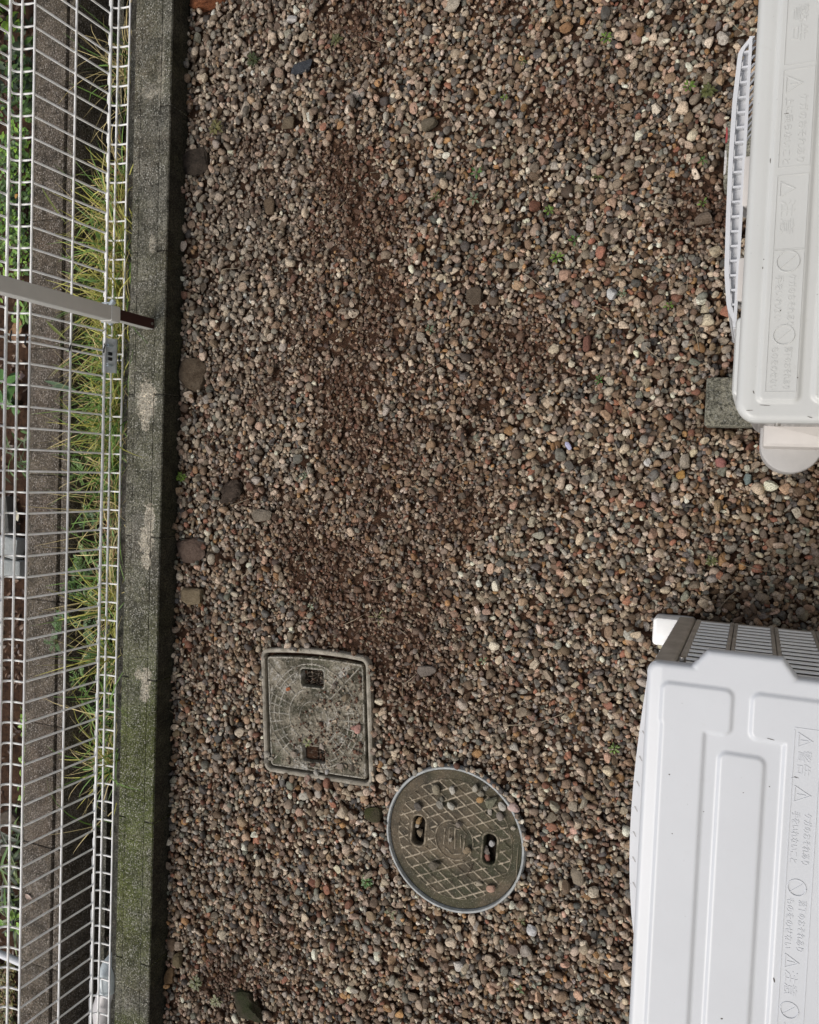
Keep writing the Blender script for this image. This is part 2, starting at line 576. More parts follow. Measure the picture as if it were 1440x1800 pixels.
def cell_mesh(hl, m, dz, r=0.003):
    mb = MB()
    e = 0.0002
    mb.prism(rrect(CORE[0] + e, CORE[1] - e, -hl, hl, r, 4), -0.05, GW - 0.0008 + dz, 0.0008)
    return mb.mesh('mortar_cell', m, True, (XW0, 0, -0.3), 40)


cell_plain = cell_mesh(0.052, MAT['block'], 0.0)
end_plain = cell_mesh(0.063, MAT['block'], -0.0004)
for k, yj in enumerate(joints):
    me, cells = block_mesh(k, yj - joints[k + 1] if k + 1 < len(joints) else BL)
    b = link('concrete_block', me, wall, (0, yj, 0))
    for c0, c1 in cells:
        link('mortar_cell', cell_plain, b, (0, (c0 + c1) / 2, 0))
    mm = end_plain
    link('mortar_cell', mm, wall, (0, yj, 0))
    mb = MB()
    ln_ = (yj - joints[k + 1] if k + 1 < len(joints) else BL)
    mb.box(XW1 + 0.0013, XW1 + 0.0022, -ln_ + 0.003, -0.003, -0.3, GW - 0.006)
    link('damp_shade_face', mb.mesh('damp_shade_face', MAT['damp_shade'], False, (XW0, 0, -0.3)), b)  # skin darkening the inner face: damp grime plus painted shade
    mb = MB()
    mb.box(XW0 + 0.004, CORE[0] - 0.001, -0.0017, 0.0017, -0.3, GW - 0.004).box(CORE[1] + 0.001, XW1 - 0.004, -0.0017, 0.0017, -0.3, GW - 0.005)
    link('mortar_joint', mb.mesh('mortar_joint', MAT['ledge'], False, (XW0, 0, -0.3)), wall, (0, yj, 0))

mb = MB()
n = 60
ys = np.linspace(-3.2, 3.0, n)
xs = -1.756 + 0.004 * (wn_noise(ys, ys * 0, 9, 3) - 0.5)
outl = [(XW0 - 0.001, ys[0])] + [(XW0 - 0.001, ys[-1])] + [(x, y) for x, y in zip(xs[::-1], ys[::-1])]
mb.prism(outl, -0.4, 0.018, 0.004)
led = link('wall_footing', mb.mesh('wall_footing', MAT['ledge'], True, (0, 0, 0), 40))
tag(led, 'dark narrow concrete footing ledge along the outer side of the low mossy wall', 'footing')
mb = MB()
mb.box(-1.846, -1.828, -3.2, 3.0, -0.42, -0.03)
tag(link('ditch_edging', mb.mesh('ditch_edging', MAT['ledge'])), 'thin dark concrete edging strip standing in the ditch behind the fence', 'edging')

# the neighbour's wall
nb = thing('block_wall', 'speckled brown concrete wall beyond the ditch, seen through the fence', 'wall', (-2.15, 0, -0.42))
for k in range(-9, 9):
    y0, y1 = k * 0.4 - 0.05, k * 0.4 + 0.348
    mb = MB()
    mb.prism(rrect(-2.15, -2.0245, y0, y1 + 0.0012, 0.004, 2), -0.42, 0.0 + 0.001 * (k % 3), 0.004)
    part('concrete_block', mb, MAT['far_block'], nb, True, 40)
    mb = MB()
    mb.prism(rrect(-2.0165, -1.9835, y0, y1 + 0.0005, 0.004, 2), -0.42, -0.002 - 0.0015 * (k % 2), 0.004)
    part('face_shell', mb, MAT['far_block'], nb, True, 40)

# ------------------------------------------------------------------ mesh fence
ZB = [0.045, 0.38, 0.715]                    # foot of each V fold
prof = [(FX, 0.03)]
for zb in ZB:
    prof += [(FX - dx, zb + dz) for dx, dz in ((0, 0), (.018, .0005), (.033, .003), (.044, .008), (.05, .015), (.047, .024), (.03, .042), (.006, .066), (0, .076))]
prof += [(FX, 0.82)]
prof[0] = (FX + 0.004, 0.0445)
mb = MB().tube([(x, 0, z) for x, z in prof], 0.0028, 6)
wire_me = mb.mesh('vertical_wire', MAT['wire'], True, (FX, 0, 0.045))
RAILS = []
for zb in ZB:
    RAILS += [(FX + 0.005, zb), (FX - 0.03, zb + 0.0075), (FX + 0.005, zb + 0.073)]
    if zb < 0.7:
        RAILS.append((FX + 0.005, zb + 0.199))


def rail_mesh(L, r):
    return MB().tube([(0, 0, 0), (0, L, 0)], r, 8).mesh('horizontal_rail', MAT['wire'], True)


fence_specs = [(0.3165, 0.3165 + 0.0553 * 31, 'white welded mesh fence panel, upper one in the photo, above the joint plate'),
               (0.2995 - 0.0553 * 44, 0.2995, 'white welded mesh fence panel, lower one in the photo, holding the joint plate')]
fences = []
for y0, y1, lab in fence_specs:
    f = thing('mesh_fence_panel', lab, 'fence', (FX, y0, 0.045), 'white mesh fence panels on the low wall')
    fences.append(f)
    for k in range(int(round((y1 - y0) / 0.0553)) + 1):
        w = link('vertical_wire', wire_me, f, (random.uniform(-.0006, .0006), k * 0.0553 + random.uniform(-.0006, .0006), 0))
    rm, rb = rail_mesh(y1 - y0 + 0.016, 0.003), rail_mesh(y1 - y0 + 0.016, 0.0038)
    for x, z in RAILS:
        link('horizontal_rail', rb if abs((z - 0.045) % 0.335 - 0.073) < 0.004 else rm, f, (x - FX, -0.008, z - 0.045))
lowf = fences[1]
# the zinc plate joining both panels, with two bolts and two slots
px0, px1 = at(184, 625, 0.112)[0], at(204.5, 625, 0.098)[0]
py0, py1 = at(193, 656, 0.1)[1], at(193, 596, 0.1)[1]
mb = MB()
q = [(px0, 0.122), (px0 + 0.004, 0.118), (px1 - 0.002, 0.1), (px1, 0.097)]
mb.add([(x, y, z - dz) for y in (py0, py1) for x, z in q for dz in (0, 0.003)],
       [(0, 2, 10, 8), (2, 4, 12, 10), (4, 6, 14, 12), (1, 9, 11, 3), (3, 11, 13, 5), (5, 13, 15, 7), (0, 8, 9, 1), (6, 7, 15, 14), (0, 1, 3, 2), (2, 3, 5, 4), (4, 5, 7, 6), (8, 10, 11, 9), (10, 12, 13, 11), (12, 14, 15, 13)])
plate = part('joint_plate', mb, MAT['plate'], lowf)
for i, py in enumerate((608, 622, 631, 642)):
    bx, by = at(194.5 - 0.2 * i, py, 0.11)
    mb = MB()
    if i in (0, 3):
        mb.tube([(bx, by, 0.1), (bx, by, 0.122)], 0.0042, 8)
        part('bolt', mb, MAT['zinc'], lowf, True, 50, parent=plate)
        mb = MB().tube([(bx - .001, by, 0.12), (bx - .001, by, 0.1235)], 0.0019, 6)
        part('bolt_socket', mb, MAT['black'], lowf, False, None, parent=plate)
    else:
        mb.prism(rrect(bx - 0.0022, bx + 0.0022, by - 0.005, by + 0.005, 0.002, 2), 0.1, 0.1185)
        part('slot', mb, MAT['black'], lowf, False, None, parent=plate)
for px, py, z in ((124, 612, 0.243), (46, 597, 0.385), (20, 590, 0.41), (210, 632, 0.045), (184, 612, 0.125)):
    x, y = at(px, py, z)
    mb = MB().tube([(x - .007, y - .012, z - .004), (x + .004, y - .004, z + .007), (x + .006, y + .006, z + .005), (x - .005, y + .013, z - .004)], 0.0022, 5)
    part('wire_tie', mb, MAT['tie'], lowf, True)

# fence post set in the wall, with its clamp
PX0, PX1, PY0, PY1 = -1.636, -1.597, 0.375, 0.4135
post = thing('fence_post', 'white square steel fence post with a dark maroon foot set in the wall', 'fence post', ((PX0 + PX1) / 2, (PY0 + PY1) / 2, GW))
mb = MB()
mb.prism(rrect(PX0, PX1, PY0, PY1, 0.004, 3), 0.242, 0.86, 0.003)
part('steel_tube', mb, MAT['post'], post, True, 35)
mb = MB()
mb.prism(rrect(PX0 - 0.0025, PX1 + 0.0025, PY0 - 0.0025, PY1 + 0.0025, 0.006, 3), 0.212, 0.243, 0.003)
part('collar', mb, MAT['post'], post, True, 35)
mb = MB()
mb.prism(rrect(PX0 + 0.004, PX1 - 0.005, PY0 + 0.006, PY1 - 0.006, 0.003, 2), 0.03, 0.213)
part('inner_tube', mb, MAT['post'], post, True, 35)
mb = MB()
mb.prism(rrect(PX1 - 0.0048, PX1 - 0.001, PY0 + 0.006, PY1 - 0.004, 0.0015, 2), 0.074, 0.2115)
cov = part('foot_cover', mb, MAT['maroon'], post, True, 35)
mb = MB().tube([(PX1 - 0.002, (PY0 + PY1) / 2, 0.083), (PX1 + 0.0012, (PY0 + PY1) / 2, 0.083)], 0.004, 8)
part('rivet', mb, MAT['screw'], post, False, None, parent=cov)
for s in (-1, 1):
    x0, y0 = at(196, 532 if s > 0 else 565, 0.12)
    mb = MB().tube([(x0 - .006, y0 - .009, 0.118), (x0 + .006, y0 + .009, 0.118)], 0.0065, 8)
    mb.tube([(x0 - .004, y0, 0.11), (x0 + .008, y0, 0.118)], 0.005, 6)
    mb.box(FX - 0.006, FX + 0.026, y0 - 0.002, y0 + 0.002, 0.104, 0.122)
    part('clamp', mb, MAT['zinc'], post, True, 40)

# white drain elbow beside the footing
p1, p2, p3 = at(187, 1712, 0.02), at(184, 1742, 0.0), at(198, 1782, -0.02)
elb = thing('pipe_elbow', 'white plastic drain pipe elbow poking out beside the mossy wall', 'pipe', (p2[0], p2[1], -0.3))
r = 0.032
mb = MB().tube([(p1[0] - .004, p1[1] + .012, -0.3), (p1[0] - .004, p1[1] + .012, -0.02), (p1[0], p1[1] + 0.008, 0.0), (p1[0], p1[1] - 0.012, 0.012), (p1[0], p1[1] - 0.055, 0.008)], [r, r, r, r, r], 20)
part('upper_socket', mb, MAT['pipe'], elb, True, 50)
mb = MB().tube([(p1[0], p1[1] - 0.05, 0.006), (p2[0], p2[1] - 0.055, 0.0), (p3[0] - .012, p3[1] - 0.012, 0.0), (p3[0] + .005, p3[1] - .03, 0.0)], [r * .98, r * 1.14, r * 1.1, r * 1.05], 20)
body = part('elbow_body', mb, MAT['pipe_grey'], elb, True, 50)
mb = MB().tube([(p3[0] + .0045, p3[1] - .029, 0.0), (p3[0] + .018, p3[1] - .043, 0.0)], r * 1.12, 20)
part('socket_ring', mb, MAT['pipe'], elb, True, 50)


# ------------------------------------------------------------------ relief plates (lids and top panels)
def sd_box(x, y, x0, x1, y0, y1, r):
    dx = np.abs(x - (x0 + x1) / 2) - ((x1 - x0) / 2 - r)
    dy = np.abs(y - (y0 + y1) / 2) - ((y1 - y0) / 2 - r)
    return np.hypot(np.maximum(dx, 0), np.maximum(dy, 0)) + np.minimum(np.maximum(dx, dy), 0) - r


def sd_seg(x, y, ax, ay, bx, by):
    t = np.clip(((x - ax) * (bx - ax) + (y - ay) * (by - ay)) / ((bx - ax) ** 2 + (by - ay) ** 2), 0, 1)
    return np.hypot(x - ax - t * (bx - ax), y - ay - t * (by - ay))


def sstep(d, w):
    """1 inside (d < -w/2) to 0 outside, smooth over w"""
    t = np.clip(0.5 - d / w, 0, 1)
    return t * t * (3 - 2 * t)


def plate_mesh(name, x0, x1, y0, y1, res, sdf, hf, rim, zbase, skirt, m, wear=None, pre=None, floor=True):
    """a sheet with relief hf over the outline sdf < 0, rounded rim, and a skirt down to zbase"""
    nx, ny = int((x1 - x0) / res) + 1, int((y1 - y0) / res) + 1
    X, Y = np.meshgrid(np.linspace(x0, x1, nx), np.linspace(y0, y1, ny), indexing='ij')
    for _ in range(2):                       # draw nodes near the outline onto it
        d = sdf(X, Y)
        e = 1e-4
        gx, gy = (sdf(X + e, Y) - d) / e, (sdf(X, Y + e) - d) / e
        near = (d > -res * 0.5) & (d < res * 1.6)
        X = np.where(near, X - d * gx, X)
        Y = np.where(near, Y - d * gy, Y)
    d = sdf(X, Y)
    Z = hf(X, Y)
    t = np.clip((d + rim) / rim, 0, 1)
    Z = Z - rim * (1 - np.sqrt(np.clip(1 - t * t, 0, 1)))
    i = np.arange(nx * ny).reshape(nx, ny)
    ok = d < res * 0.25
    q = ok[:-1, :-1] & ok[1:, :-1] & ok[1:, 1:] & ok[:-1, 1:]
    cxm = (X[:-1, :-1] + X[1:, 1:]) / 2
    cym = (Y[:-1, :-1] + Y[1:, 1:]) / 2
    q &= sdf(cxm, cym) < 0
    F = np.stack([i[:-1, :-1], i[1:, :-1], i[1:, 1:], i[:-1, 1:]], -1)[q]
    E = np.concatenate([F[:, [0, 1]], F[:, [1, 2]], F[:, [2, 3]], F[:, [3, 0]]])
    key = np.sort(E, 1)
    _, inv, cnt = np.unique(key[:, 0].astype(np.int64) * (nx * ny) + key[:, 1], return_inverse=True, return_counts=True)
    B = E[cnt[inv] == 1]
    V = np.stack([X, Y, Z], -1).reshape(-1, 3)
    bv = np.unique(B)
    low = V[bv].copy()
    low[:, 2] = zbase
    mp = np.zeros(nx * ny, int)
    mp[bv] = nx * ny + np.arange(len(bv))
    SF = np.stack([B[:, 1], B[:, 0], mp[B[:, 0]], mp[B[:, 1]]], -1)
    V = np.concatenate([V, low])
    F = np.concatenate([F, SF])
    used = np.unique(F)
    rem = np.zeros(len(V), int)
    rem[used] = np.arange(len(used))
    at_ = []
    if wear is not None:
        w = np.concatenate([wear(X, Y).ravel(), np.zeros(len(bv))])[used]
        at_ = [('wear', np.stack([w, w, w, np.ones_like(w)], -1))]
    V = V[used]
    if pre is not None:
        V = pre(V)
    me = npmesh(name, V, rem[F], m, True, at_)
    me.set_sharp_from_angle(angle=radians(50))
    return me


# ------------------------------------------------------------------ square inspection cover
SQC, SQA = (-1.072, -0.671), radians(2.5)
SW, SH = 0.338, 0.344


def sq_place(V):
    V = V.copy()
    bow = 0.012 * np.clip(V[:, 1] / (SH / 2), 0, 1) ** 2 * (1 - (V[:, 0] / (SW / 2)) ** 2)
    x, y = V[:, 0] - 0.03 * V[:, 1], V[:, 1] + bow
    c, s = cos(SQA), sin(SQA)
    return np.stack([x * c - y * s, x * s + y * c, V[:, 2] + 0.012 * (V[:, 1] / SH) * 0], -1)


sq = thing('inspection_cover', 'square weathered inspection cover with two rectangular hand holes, set in the gravel', 'drain cover', (SQC[0], SQC[1], 0))
fr = lambda x, y: np.maximum(sd_box(x, y, -SW / 2, SW / 2, -SH / 2, SH / 2, 0.024), -sd_box(x, y, -SW / 2 + .0115, SW / 2 - .0115, -SH / 2 + .0115, SH / 2 - .0115, 0.014))
link('cover_frame', plate_mesh('cover_frame', -.18, .18, -.185, .185, .0024, fr, lambda x, y: 0 * x + 0.013, 0.004, -0.03, None, MAT['frame'], pre=sq_place), sq)
hx0, hx1 = -0.042, 0.026
holes = [(hx0, hx1, 0.077, 0.12), (hx0 - .004, hx1 - .002, -0.128, -0.086)]


def sq_sdf(x, y):
    d = sd_box(x, y, -SW / 2 + .0195, SW / 2 - .0205, -SH / 2 + .0175, SH / 2 - .0215, 0.01)
    for h in holes:
        d = np.maximum(d, -sd_box(x, y, *h, 0.006))
    return d


def sq_ribs(x, y):
    r, a = np.hypot(x + 0.008, y + 0.004), np.arctan2(y + 0.004, x + 0.008)
    ring = np.minimum.reduce([np.abs(r - q) for q in (0.042, 0.076, 0.108, 0.124, 0.138)])
    n = np.where(r > 0.1, 32, 16)
    sp = np.abs(((a / (2 * pi) * n) % 1) - 0.5)
    sp = (0.5 - sp) * 2 * pi / n * r
    sp = np.where((r > 0.076) & (r < 0.138), sp, 1)
    out = np.minimum.reduce([np.where(r > 0.138, np.abs(((a / (2 * pi) * 8 + .5) % 1) - 0.5) * 2 * pi / 8 * r, 1)])
    rb = sstep(np.minimum(np.minimum(ring, sp), out) - 0.0014, 0.0022)
    boss = sum(sstep(np.hypot(x + .008 - 0.02 * cos(q), y + .004 - 0.02 * sin(q)) - 0.004, .004) for q in np.arange(6) * pi / 3)
    lip = 0
    for h in holes:
        dd = sd_box(x, y, *h, 0.006)
        lip = np.maximum(lip, (0.6 if h[2] > 0 else 0.2) * sstep(np.abs(dd - .003) - 0.0022, 0.003))
        rb = np.where(dd < 0.01, 0, rb)
    rb = np.maximum(np.maximum(rb, boss * 0.8), lip)
    edge = sd_box(x, y, -SW / 2 + .0195, SW / 2 - .0205, -SH / 2 + .0175, SH / 2 - .0215, 0.01)
    return np.maximum(rb, sstep(np.abs(edge + .003) - .002, .003) * 0.8)


sq_h = lambda x, y: 0.0045 + 0.003 * sq_ribs(x, y) + 0.004 * np.clip(wn_noise(x, y, 22, 6) - 0.5, 0, 1)
link('cover_lid', plate_mesh('cover_lid', -.16, .16, -.165, .165, .0018, sq_sdf, sq_h, 0.002, -0.035, None, MAT['square_lid'], wear=sq_ribs, pre=sq_place), sq)
mb = MB().box(-0.16, 0.16, -0.16, 0.162, -0.05, -0.02)
mb.v = [tuple(v) for v in sq_place(np.array(mb.v))]
link('cover_bed', mb.mesh('cover_bed', MAT['dark_soil']), sq)
h = holes[1]
mb = MB().prism(rrect(h[0] + .001, h[0] + .04, h[2] + .001, h[3] - .001, .004, 2), -0.03, -0.009, 0.004)
mb.v = [tuple(v) for v in sq_place(np.array(mb.v))]
link('earth_plug', mb.mesh('earth_plug', MAT['soil'], True, auto=40), sq)

# ------------------------------------------------------------------ round drain cover
RDC, RR = (-0.662, -0.927), 0.187
rd = thing('manhole_cover', 'round dark plastic drain cover with a raised diamond grid and two slots', 'drain cover', (RDC[0], RDC[1], 0))
mb = MB()
prof2 = [(RR, -0.05), (RR, 0.009), (RR - .002, 0.0115), (RR - 0.006, 0.0115), (RR - .0075, 0.009), (RR - .0075, -0.05)]
seg = 72
vs = [(r * cos(2 * pi * k / seg), r * sin(2 * pi * k / seg), z) for k in range(seg) for r, z in prof2]
fs = [(k * 6 + j, ((k + 1) % seg) * 6 + j, ((k + 1) % seg) * 6 + j + 1, k * 6 + j + 1) for k in range(seg) for j in range(5)]
mb.add(vs, fs)
link('pipe_rim', mb.mesh('pipe_rim', MAT['rim'], True, auto=40), rd)
GA = at(680 + 470 / 5.76, 1340 + 880 / 5.76, 0)          # left and right hand slots
slotL, slotR = at(680 + 320 / 5.76, 1340 + 690 / 5.76, 0.006), at(680 + 1040 / 5.76, 1340 + 880 / 5.76, 0.006)
ec = at(680 + 680 / 5.76, 1340 + 790 / 5.76, 0.006)
sl_ = [(s[0] - RDC[0], s[1] - RDC[1]) for s in (slotL, slotR)]
ex, ey = ec[0] - RDC[0], ec[1] - RDC[1]
ga = math.atan2(sl_[1][1] - sl_[0][1], sl_[1][0] - sl_[0][0])   # the cover's own axis


def rloc(x, y):
    c, s = cos(ga), sin(ga)
    return (x - ex) * c + (y - ey) * s, -(x - ex) * s + (y - ey) * c


SLX = math.hypot(sl_[1][0] - ex, sl_[1][1] - ey)
SLX0 = math.hypot(sl_[0][0] - ex, sl_[0][1] - ey)


def slot_d(u, v, cx, hw=0.014, hl=0.038):
    return np.hypot(np.maximum(np.abs(u - cx) - 0.002, 0), np.maximum(np.abs(v) - (hl - hw), 0)) - hw


def rd_sdf(x, y):
    u, v = rloc(x, y)
    d = np.hypot(x, y) - (RR - 0.0095)
    d = np.maximum(d, -slot_d(u, v, -SLX0))
    return np.maximum(d, -slot_d(u, v, SLX))


EMB = [((-.022, .02), (-.022, -.014)), ((-.012, .024), (-.011, -.012)), ((-.012, .024), (-.005, .028)), ((0.0, .026), (0.004, -.018)), ((0.0, .026), (0.009, .026)),
       ((.014, .016), (.016, -.012)), ((.024, .018), (.022, -.02)), ((-.02, -.02), (-.002, -.032)), ((-.002, -.032), (.016, -.026)), ((-.012, .034), (.01, .033)), ((.01, .033), (.026, .02))]


EMB = [tuple((p[0] * 1.2, p[1] * 1.2) for p in e) for e in EMB]


def rd_ribs(x, y):
    u, v = rloc(x, y)
    rr = np.hypot(x, y)
    re = np.hypot(u, v)
    q = 0.0315
    # two rib families, as drawn on the cover
    k1, k2 = radians(27), radians(-35)
    a = x * sin(k1) - y * cos(k1)
    b = x * sin(k2) - y * cos(k2)
    fa = np.abs(((a / .0265 + .15) % 1) - .5) * .0265
    fb = np.abs(((b / .0235 + .4) % 1) - .5) * .0235
    g = sstep(np.minimum(fa, fb) - 0.0019, 0.0022)
    g = g * sstep(rr - (RR - 0.034), 0.002) * (1 - sstep(re - 0.053, 0.002))
    g = np.maximum(g, 0.7 * sstep(np.abs(rr - (RR - 0.034)) - 0.0008, 0.0016))
    g = np.maximum(g, sstep(np.abs(re - 0.051) - 0.0014, 0.0018))
    e = np.minimum.reduce([sd_seg(u, v, *p, *q_) for p, q_ in EMB])
    g = np.maximum(g, sstep(e - 0.0014, 0.002) * sstep(re - 0.049, .002))
    for cx in (-SLX0, SLX):
        dd = slot_d(u, v, cx)
        g = np.where(dd < 0.01, 0.55 * sstep(np.abs(dd - 0.004) - 0.0025, 0.004), g)
    return g


rd_h = lambda x, y: 0.0035 + 0.003 * rd_ribs(x, y)
link('cover_lid', plate_mesh('cover_lid', -.18, .18, -.18, .18, .0016, rd_sdf, rd_h, 0.0015, -0.02, None, MAT['round_lid'], wear=rd_ribs), rd)
mb = MB().tube([(0, 0, -0.05), (0, 0, -0.019)], RR - 0.008, 40)
link('cover_bed', mb.mesh('cover_bed', MAT['dark_soil']), rd)


# ------------------------------------------------------------------ lettering on the top panels
_fc = {}


def text_mesh(s, size):
    k = (s, size)
    if k not in _fc:
        cu = bpy.data.curves.new('lettering', 'FONT')
        cu.body = s
        cu.size = size
        cu.extrude = 0.0006
        cu.resolution_u = 2
        cu.align_x = 'LEFT'
        o = bpy.data.objects.new('lettering', cu)
        COL.objects.link(o)
        bpy.context.view_layer.update()
        me = bpy.data.meshes.new_from_object(o.evaluated_get(bpy.context.evaluated_depsgraph_get()))
        bpy.data.objects.remove(o)
        _fc[k] = me
    return _fc[k]


def lettering(s, size, x, y, z, length, root, m, ang=-90):
    """embossed line of writing, running from (x, y) down the panel (towards -Y), squeezed to its length"""
    me = text_mesh(s, size).copy()
    n = len(me.vertices)
    co = np.zeros(n * 3, np.float32)
    me.vertices.foreach_get('co', co)
    co = co.reshape(-1, 3)
    w = co[:, 0].max() - co[:, 0].min()
    co[:, 0] = (co[:, 0] - co[:, 0].min()) * (length / w)
    out = np.stack([co[:, 1], -co[:, 0], co[:, 2]], -1)
    me.vertices.foreach_set('co', out.ravel())
    me.materials.clear()
    me.materials.append(m)
    me.update()
    return link('warning_lettering', me, root, (x - root.location[0], y - root.location[1], z - root.location[2]))


def rib_path(pts, w, h, z, closed=True):
    mb = MB()
    n = len(pts)
    for i in range(n if closed else n - 1):
        a, b = np.array(pts[i]), np.array(pts[(i + 1) % n])
        e = (b - a) / np.linalg.norm(b - a)
        nn = np.array([-e[1], e[0]]) * w / 2
        zz = z + 0.00004 * i
        a2, b2 = a - e * w / 2, b + e * w / 2
        q = [a2 - nn, b2 - nn, b2 + nn, a2 + nn]
        mb.add([(p[0], p[1], zz - 0.001) for p in q] + [(p[0] * .8 + (a if k in (0, 3) else b)[0] * .2, p[1] * .8 + (a if k in (0, 3) else b)[1] * .2, zz + h) for k, p in enumerate(q)],
               [(4, 5, 6, 7), (0, 1, 5, 4), (1, 2, 6, 5), (2, 3, 7, 6), (3, 0, 4, 7)])
    return mb


def warn_tri(x, y, z, s, root, m, inner=True):
    """warning triangle whose tip points to +X"""
    mb = rib_path([(x, y - s / 2), (x + s * 0.9, y), (x, y + s / 2)], 0.0018, 0.0008, z)
    if inner:
        mb2 = rib_path([(x + s * .18, y), (x + s * .26, y)], 0.0018, 0.0008, z, False)
        mb.add(mb2.v, mb2.f)
        mb2 = rib_path([(x + s * .36, y), (x + s * .6, y)], 0.0018, 0.0008, z, False)
        mb.add(mb2.v, mb2.f)
    part('warning_triangle', mb, m, root)


def ban_sign(x, y, z, r, root, m):
    mb = rib_path([(x + r * cos(a), y + r * sin(a)) for a in np.linspace(0, 2 * pi, 21)[:-1]], 0.0018, 0.0008, z)
    k = r * 0.7
    mb2 = rib_path([(x - k, y - k * .9), (x + k, y + k * .9)], 0.0016, 0.0008, z + .0001, False)
    mb.add(mb2.v, mb2.f)
    part('prohibition_sign', mb, m, root)


# ------------------------------------------------------------------ air conditioner at the top right
LZ = 0.6
U0 = (-0.04, 0.10, 0.0)
au = thing('air_conditioner', 'off white outdoor air conditioner unit with a slatted front guard, at the upper right', 'air conditioner', (0.11, 0.5, 0.0))
ux0, ux1, uy0, uy1 = -0.036, 0.285, 0.097, 0.90


def u_sdf(x, y):
    return sd_box(x, y, ux0, ux1, uy0, uy1, 0.032)


def u_h(x, y):
    h = 0.0045 * sstep(sd_box(x, y, -0.005, 0.051, 0.128, 0.84, 0.008), 0.006)
    h = h + 0.0045 * sstep(sd_box(x, y, 0.069, 0.24, 0.128, 0.84, 0.012), 0.006)
    h = h + 0.003 * np.clip((x - ux0) / 0.02, 0, 1)
    return LZ - 0.003 + h


link('top_panel', plate_mesh('top_panel', ux0 - .004, ux1 + .004, uy0 - .004, uy1 + .004, .0023, u_sdf, u_h, 0.011, LZ - 0.034, None, MAT['lid_warm'],
     pre=lambda V: V - np.array([0.11, 0.5, 0])), au)
m = MAT['lid_warm']
zz = LZ + 0.0045
for y0, y1 in ((0.62, 0.80), (0.472, 0.613), (0.352, 0.46), (0.142, 0.35)):
    mb = rib_path([(0.004, y0), (0.046, y0), (0.046, y1), (0.004, y1)], 0.0014, 0.0007, zz)
    part('label_border', mb, m, au)
warn_tri(0.0085, 0.775, zz, 0.024, au, m)
lettering('警告', 0.022, 0.014, 0.705, zz, 0.052, au, m)
warn_tri(0.0085, 0.592, zz, 0.024, au, m)
lettering('ケガのおそれあり', 0.013, 0.0285, 0.575, zz, 0.098, au, m)
lettering('上に乗らないこと', 0.0125, 0.0095, 0.573, zz, 0.097, au, m)
warn_tri(0.0085, 0.44, zz, 0.022, au, m, False)
lettering('注意', 0.022, 0.012, 0.424, zz, 0.05, au, m)
ban_sign(0.025, 0.334, zz, 0.0155, au, m)
lettering('ケガのおそれあり', 0.0125, 0.028, 0.314, zz, 0.075, au, m)
lettering('手をいれない', 0.0125, 0.010, 0.314, zz, 0.068, au, m)
ban_sign(0.025, 0.238 - 0.012, zz, 0.0145, au, m)
lettering('落下のおそれあり', 0.012, 0.028, 0.208, zz, 0.062, au, m)
lettering('ものをのせない', 0.012, 0.010, 0.208, zz, 0.064, au, m)

# casing below the panel: taupe end face, front with the grille opening
mb = MB()
mb.prism(rrect(-0.019, 0.28, 0.108, 0.88, 0.034, 6), 0.075, 0.585)
part('casing', mb, MAT['streak'], au, True, 40)
mb = MB()                                    # front panel with its rounded upper edge
mb.prism(rrect(-0.0435, -0.02, 0.138, 0.262, 0.009, 4), 0.3, 0.573, 0.008)
mb.prism(rrect(-0.0335, -0.02, 0.15, 0.2619, 0.006, 3), 0.085, 0.3, 0.001)
mb.prism(rrect(-0.0335, -0.022, 0.262, 0.72, 0.004, 2), 0.085, 0.11, 0.003)
mb.prism(rrect(-0.0365, -0.022, 0.72, 0.88, 0.006, 3), 0.085, 0.573, 0.006)
part('front_panel', mb, MAT['lid_warm'], au, True, 40)
mb = MB()
for k in range(64):
    y = 0.27 + k * 0.007
    mb.box(-0.0385, -0.0195, y, y + 0.0012, 0.11, 0.5)
o = part('coil_fins', mb, MAT['fin'], au)
o['kind'] = 'stuff'
for y0, y1 in ((0.452, 0.532), (0.30, 0.37)):
    mb = MB()
    mb.prism(rrect(-0.0462, -0.021, y0, y1, 0.003, 2), 0.44, 0.503, 0.003)
    part('grille_bracket', mb, MAT['plastic_warm'], au, True, 40)
# guard: outer band, inner rail, cross bars, floor strips
gy = np.array([0.258, 0.287, 0.347, 0.44, 0.53, 0.62, 0.705, 0.722])
gx = np.array([-0.043, -0.060, -0.0672, -0.0695, -0.0705, -0.0695, -0.0645, -0.0445])
GZ = 0.5
Yq = np.linspace(0.258, 0.722, 60)
Xq = np.interp(Yq, gy, gx)
ker = np.ones(3) / 3
Xs = np.convolve(np.pad(Xq, 1, mode='edge'), ker, 'valid')
guard = bpy.data.objects.new('fan_guard', None)


def strip(xa, xb, Ys, z0, z1):
    """a band between two curves over Ys"""
    mb = MB()
    n = len(Ys)
    vs = []
    for i in range(n):
        vs += [(xa[i], Ys[i], z0), (xa[i], Ys[i], z1), (xb[i], Ys[i], z1), (xb[i], Ys[i], z0)]
    fs = []
    for i in range(n - 1):
        for j in range(4):
            k = (j + 1) % 4
            fs.append((i * 4 + j, (i + 1) * 4 + j, (i + 1) * 4 + k, i * 4 + k))
    fs += [(0, 1, 2, 3), tuple((n - 1) * 4 + j for j in (3, 2, 1, 0))]
    return mb.add(vs, fs)


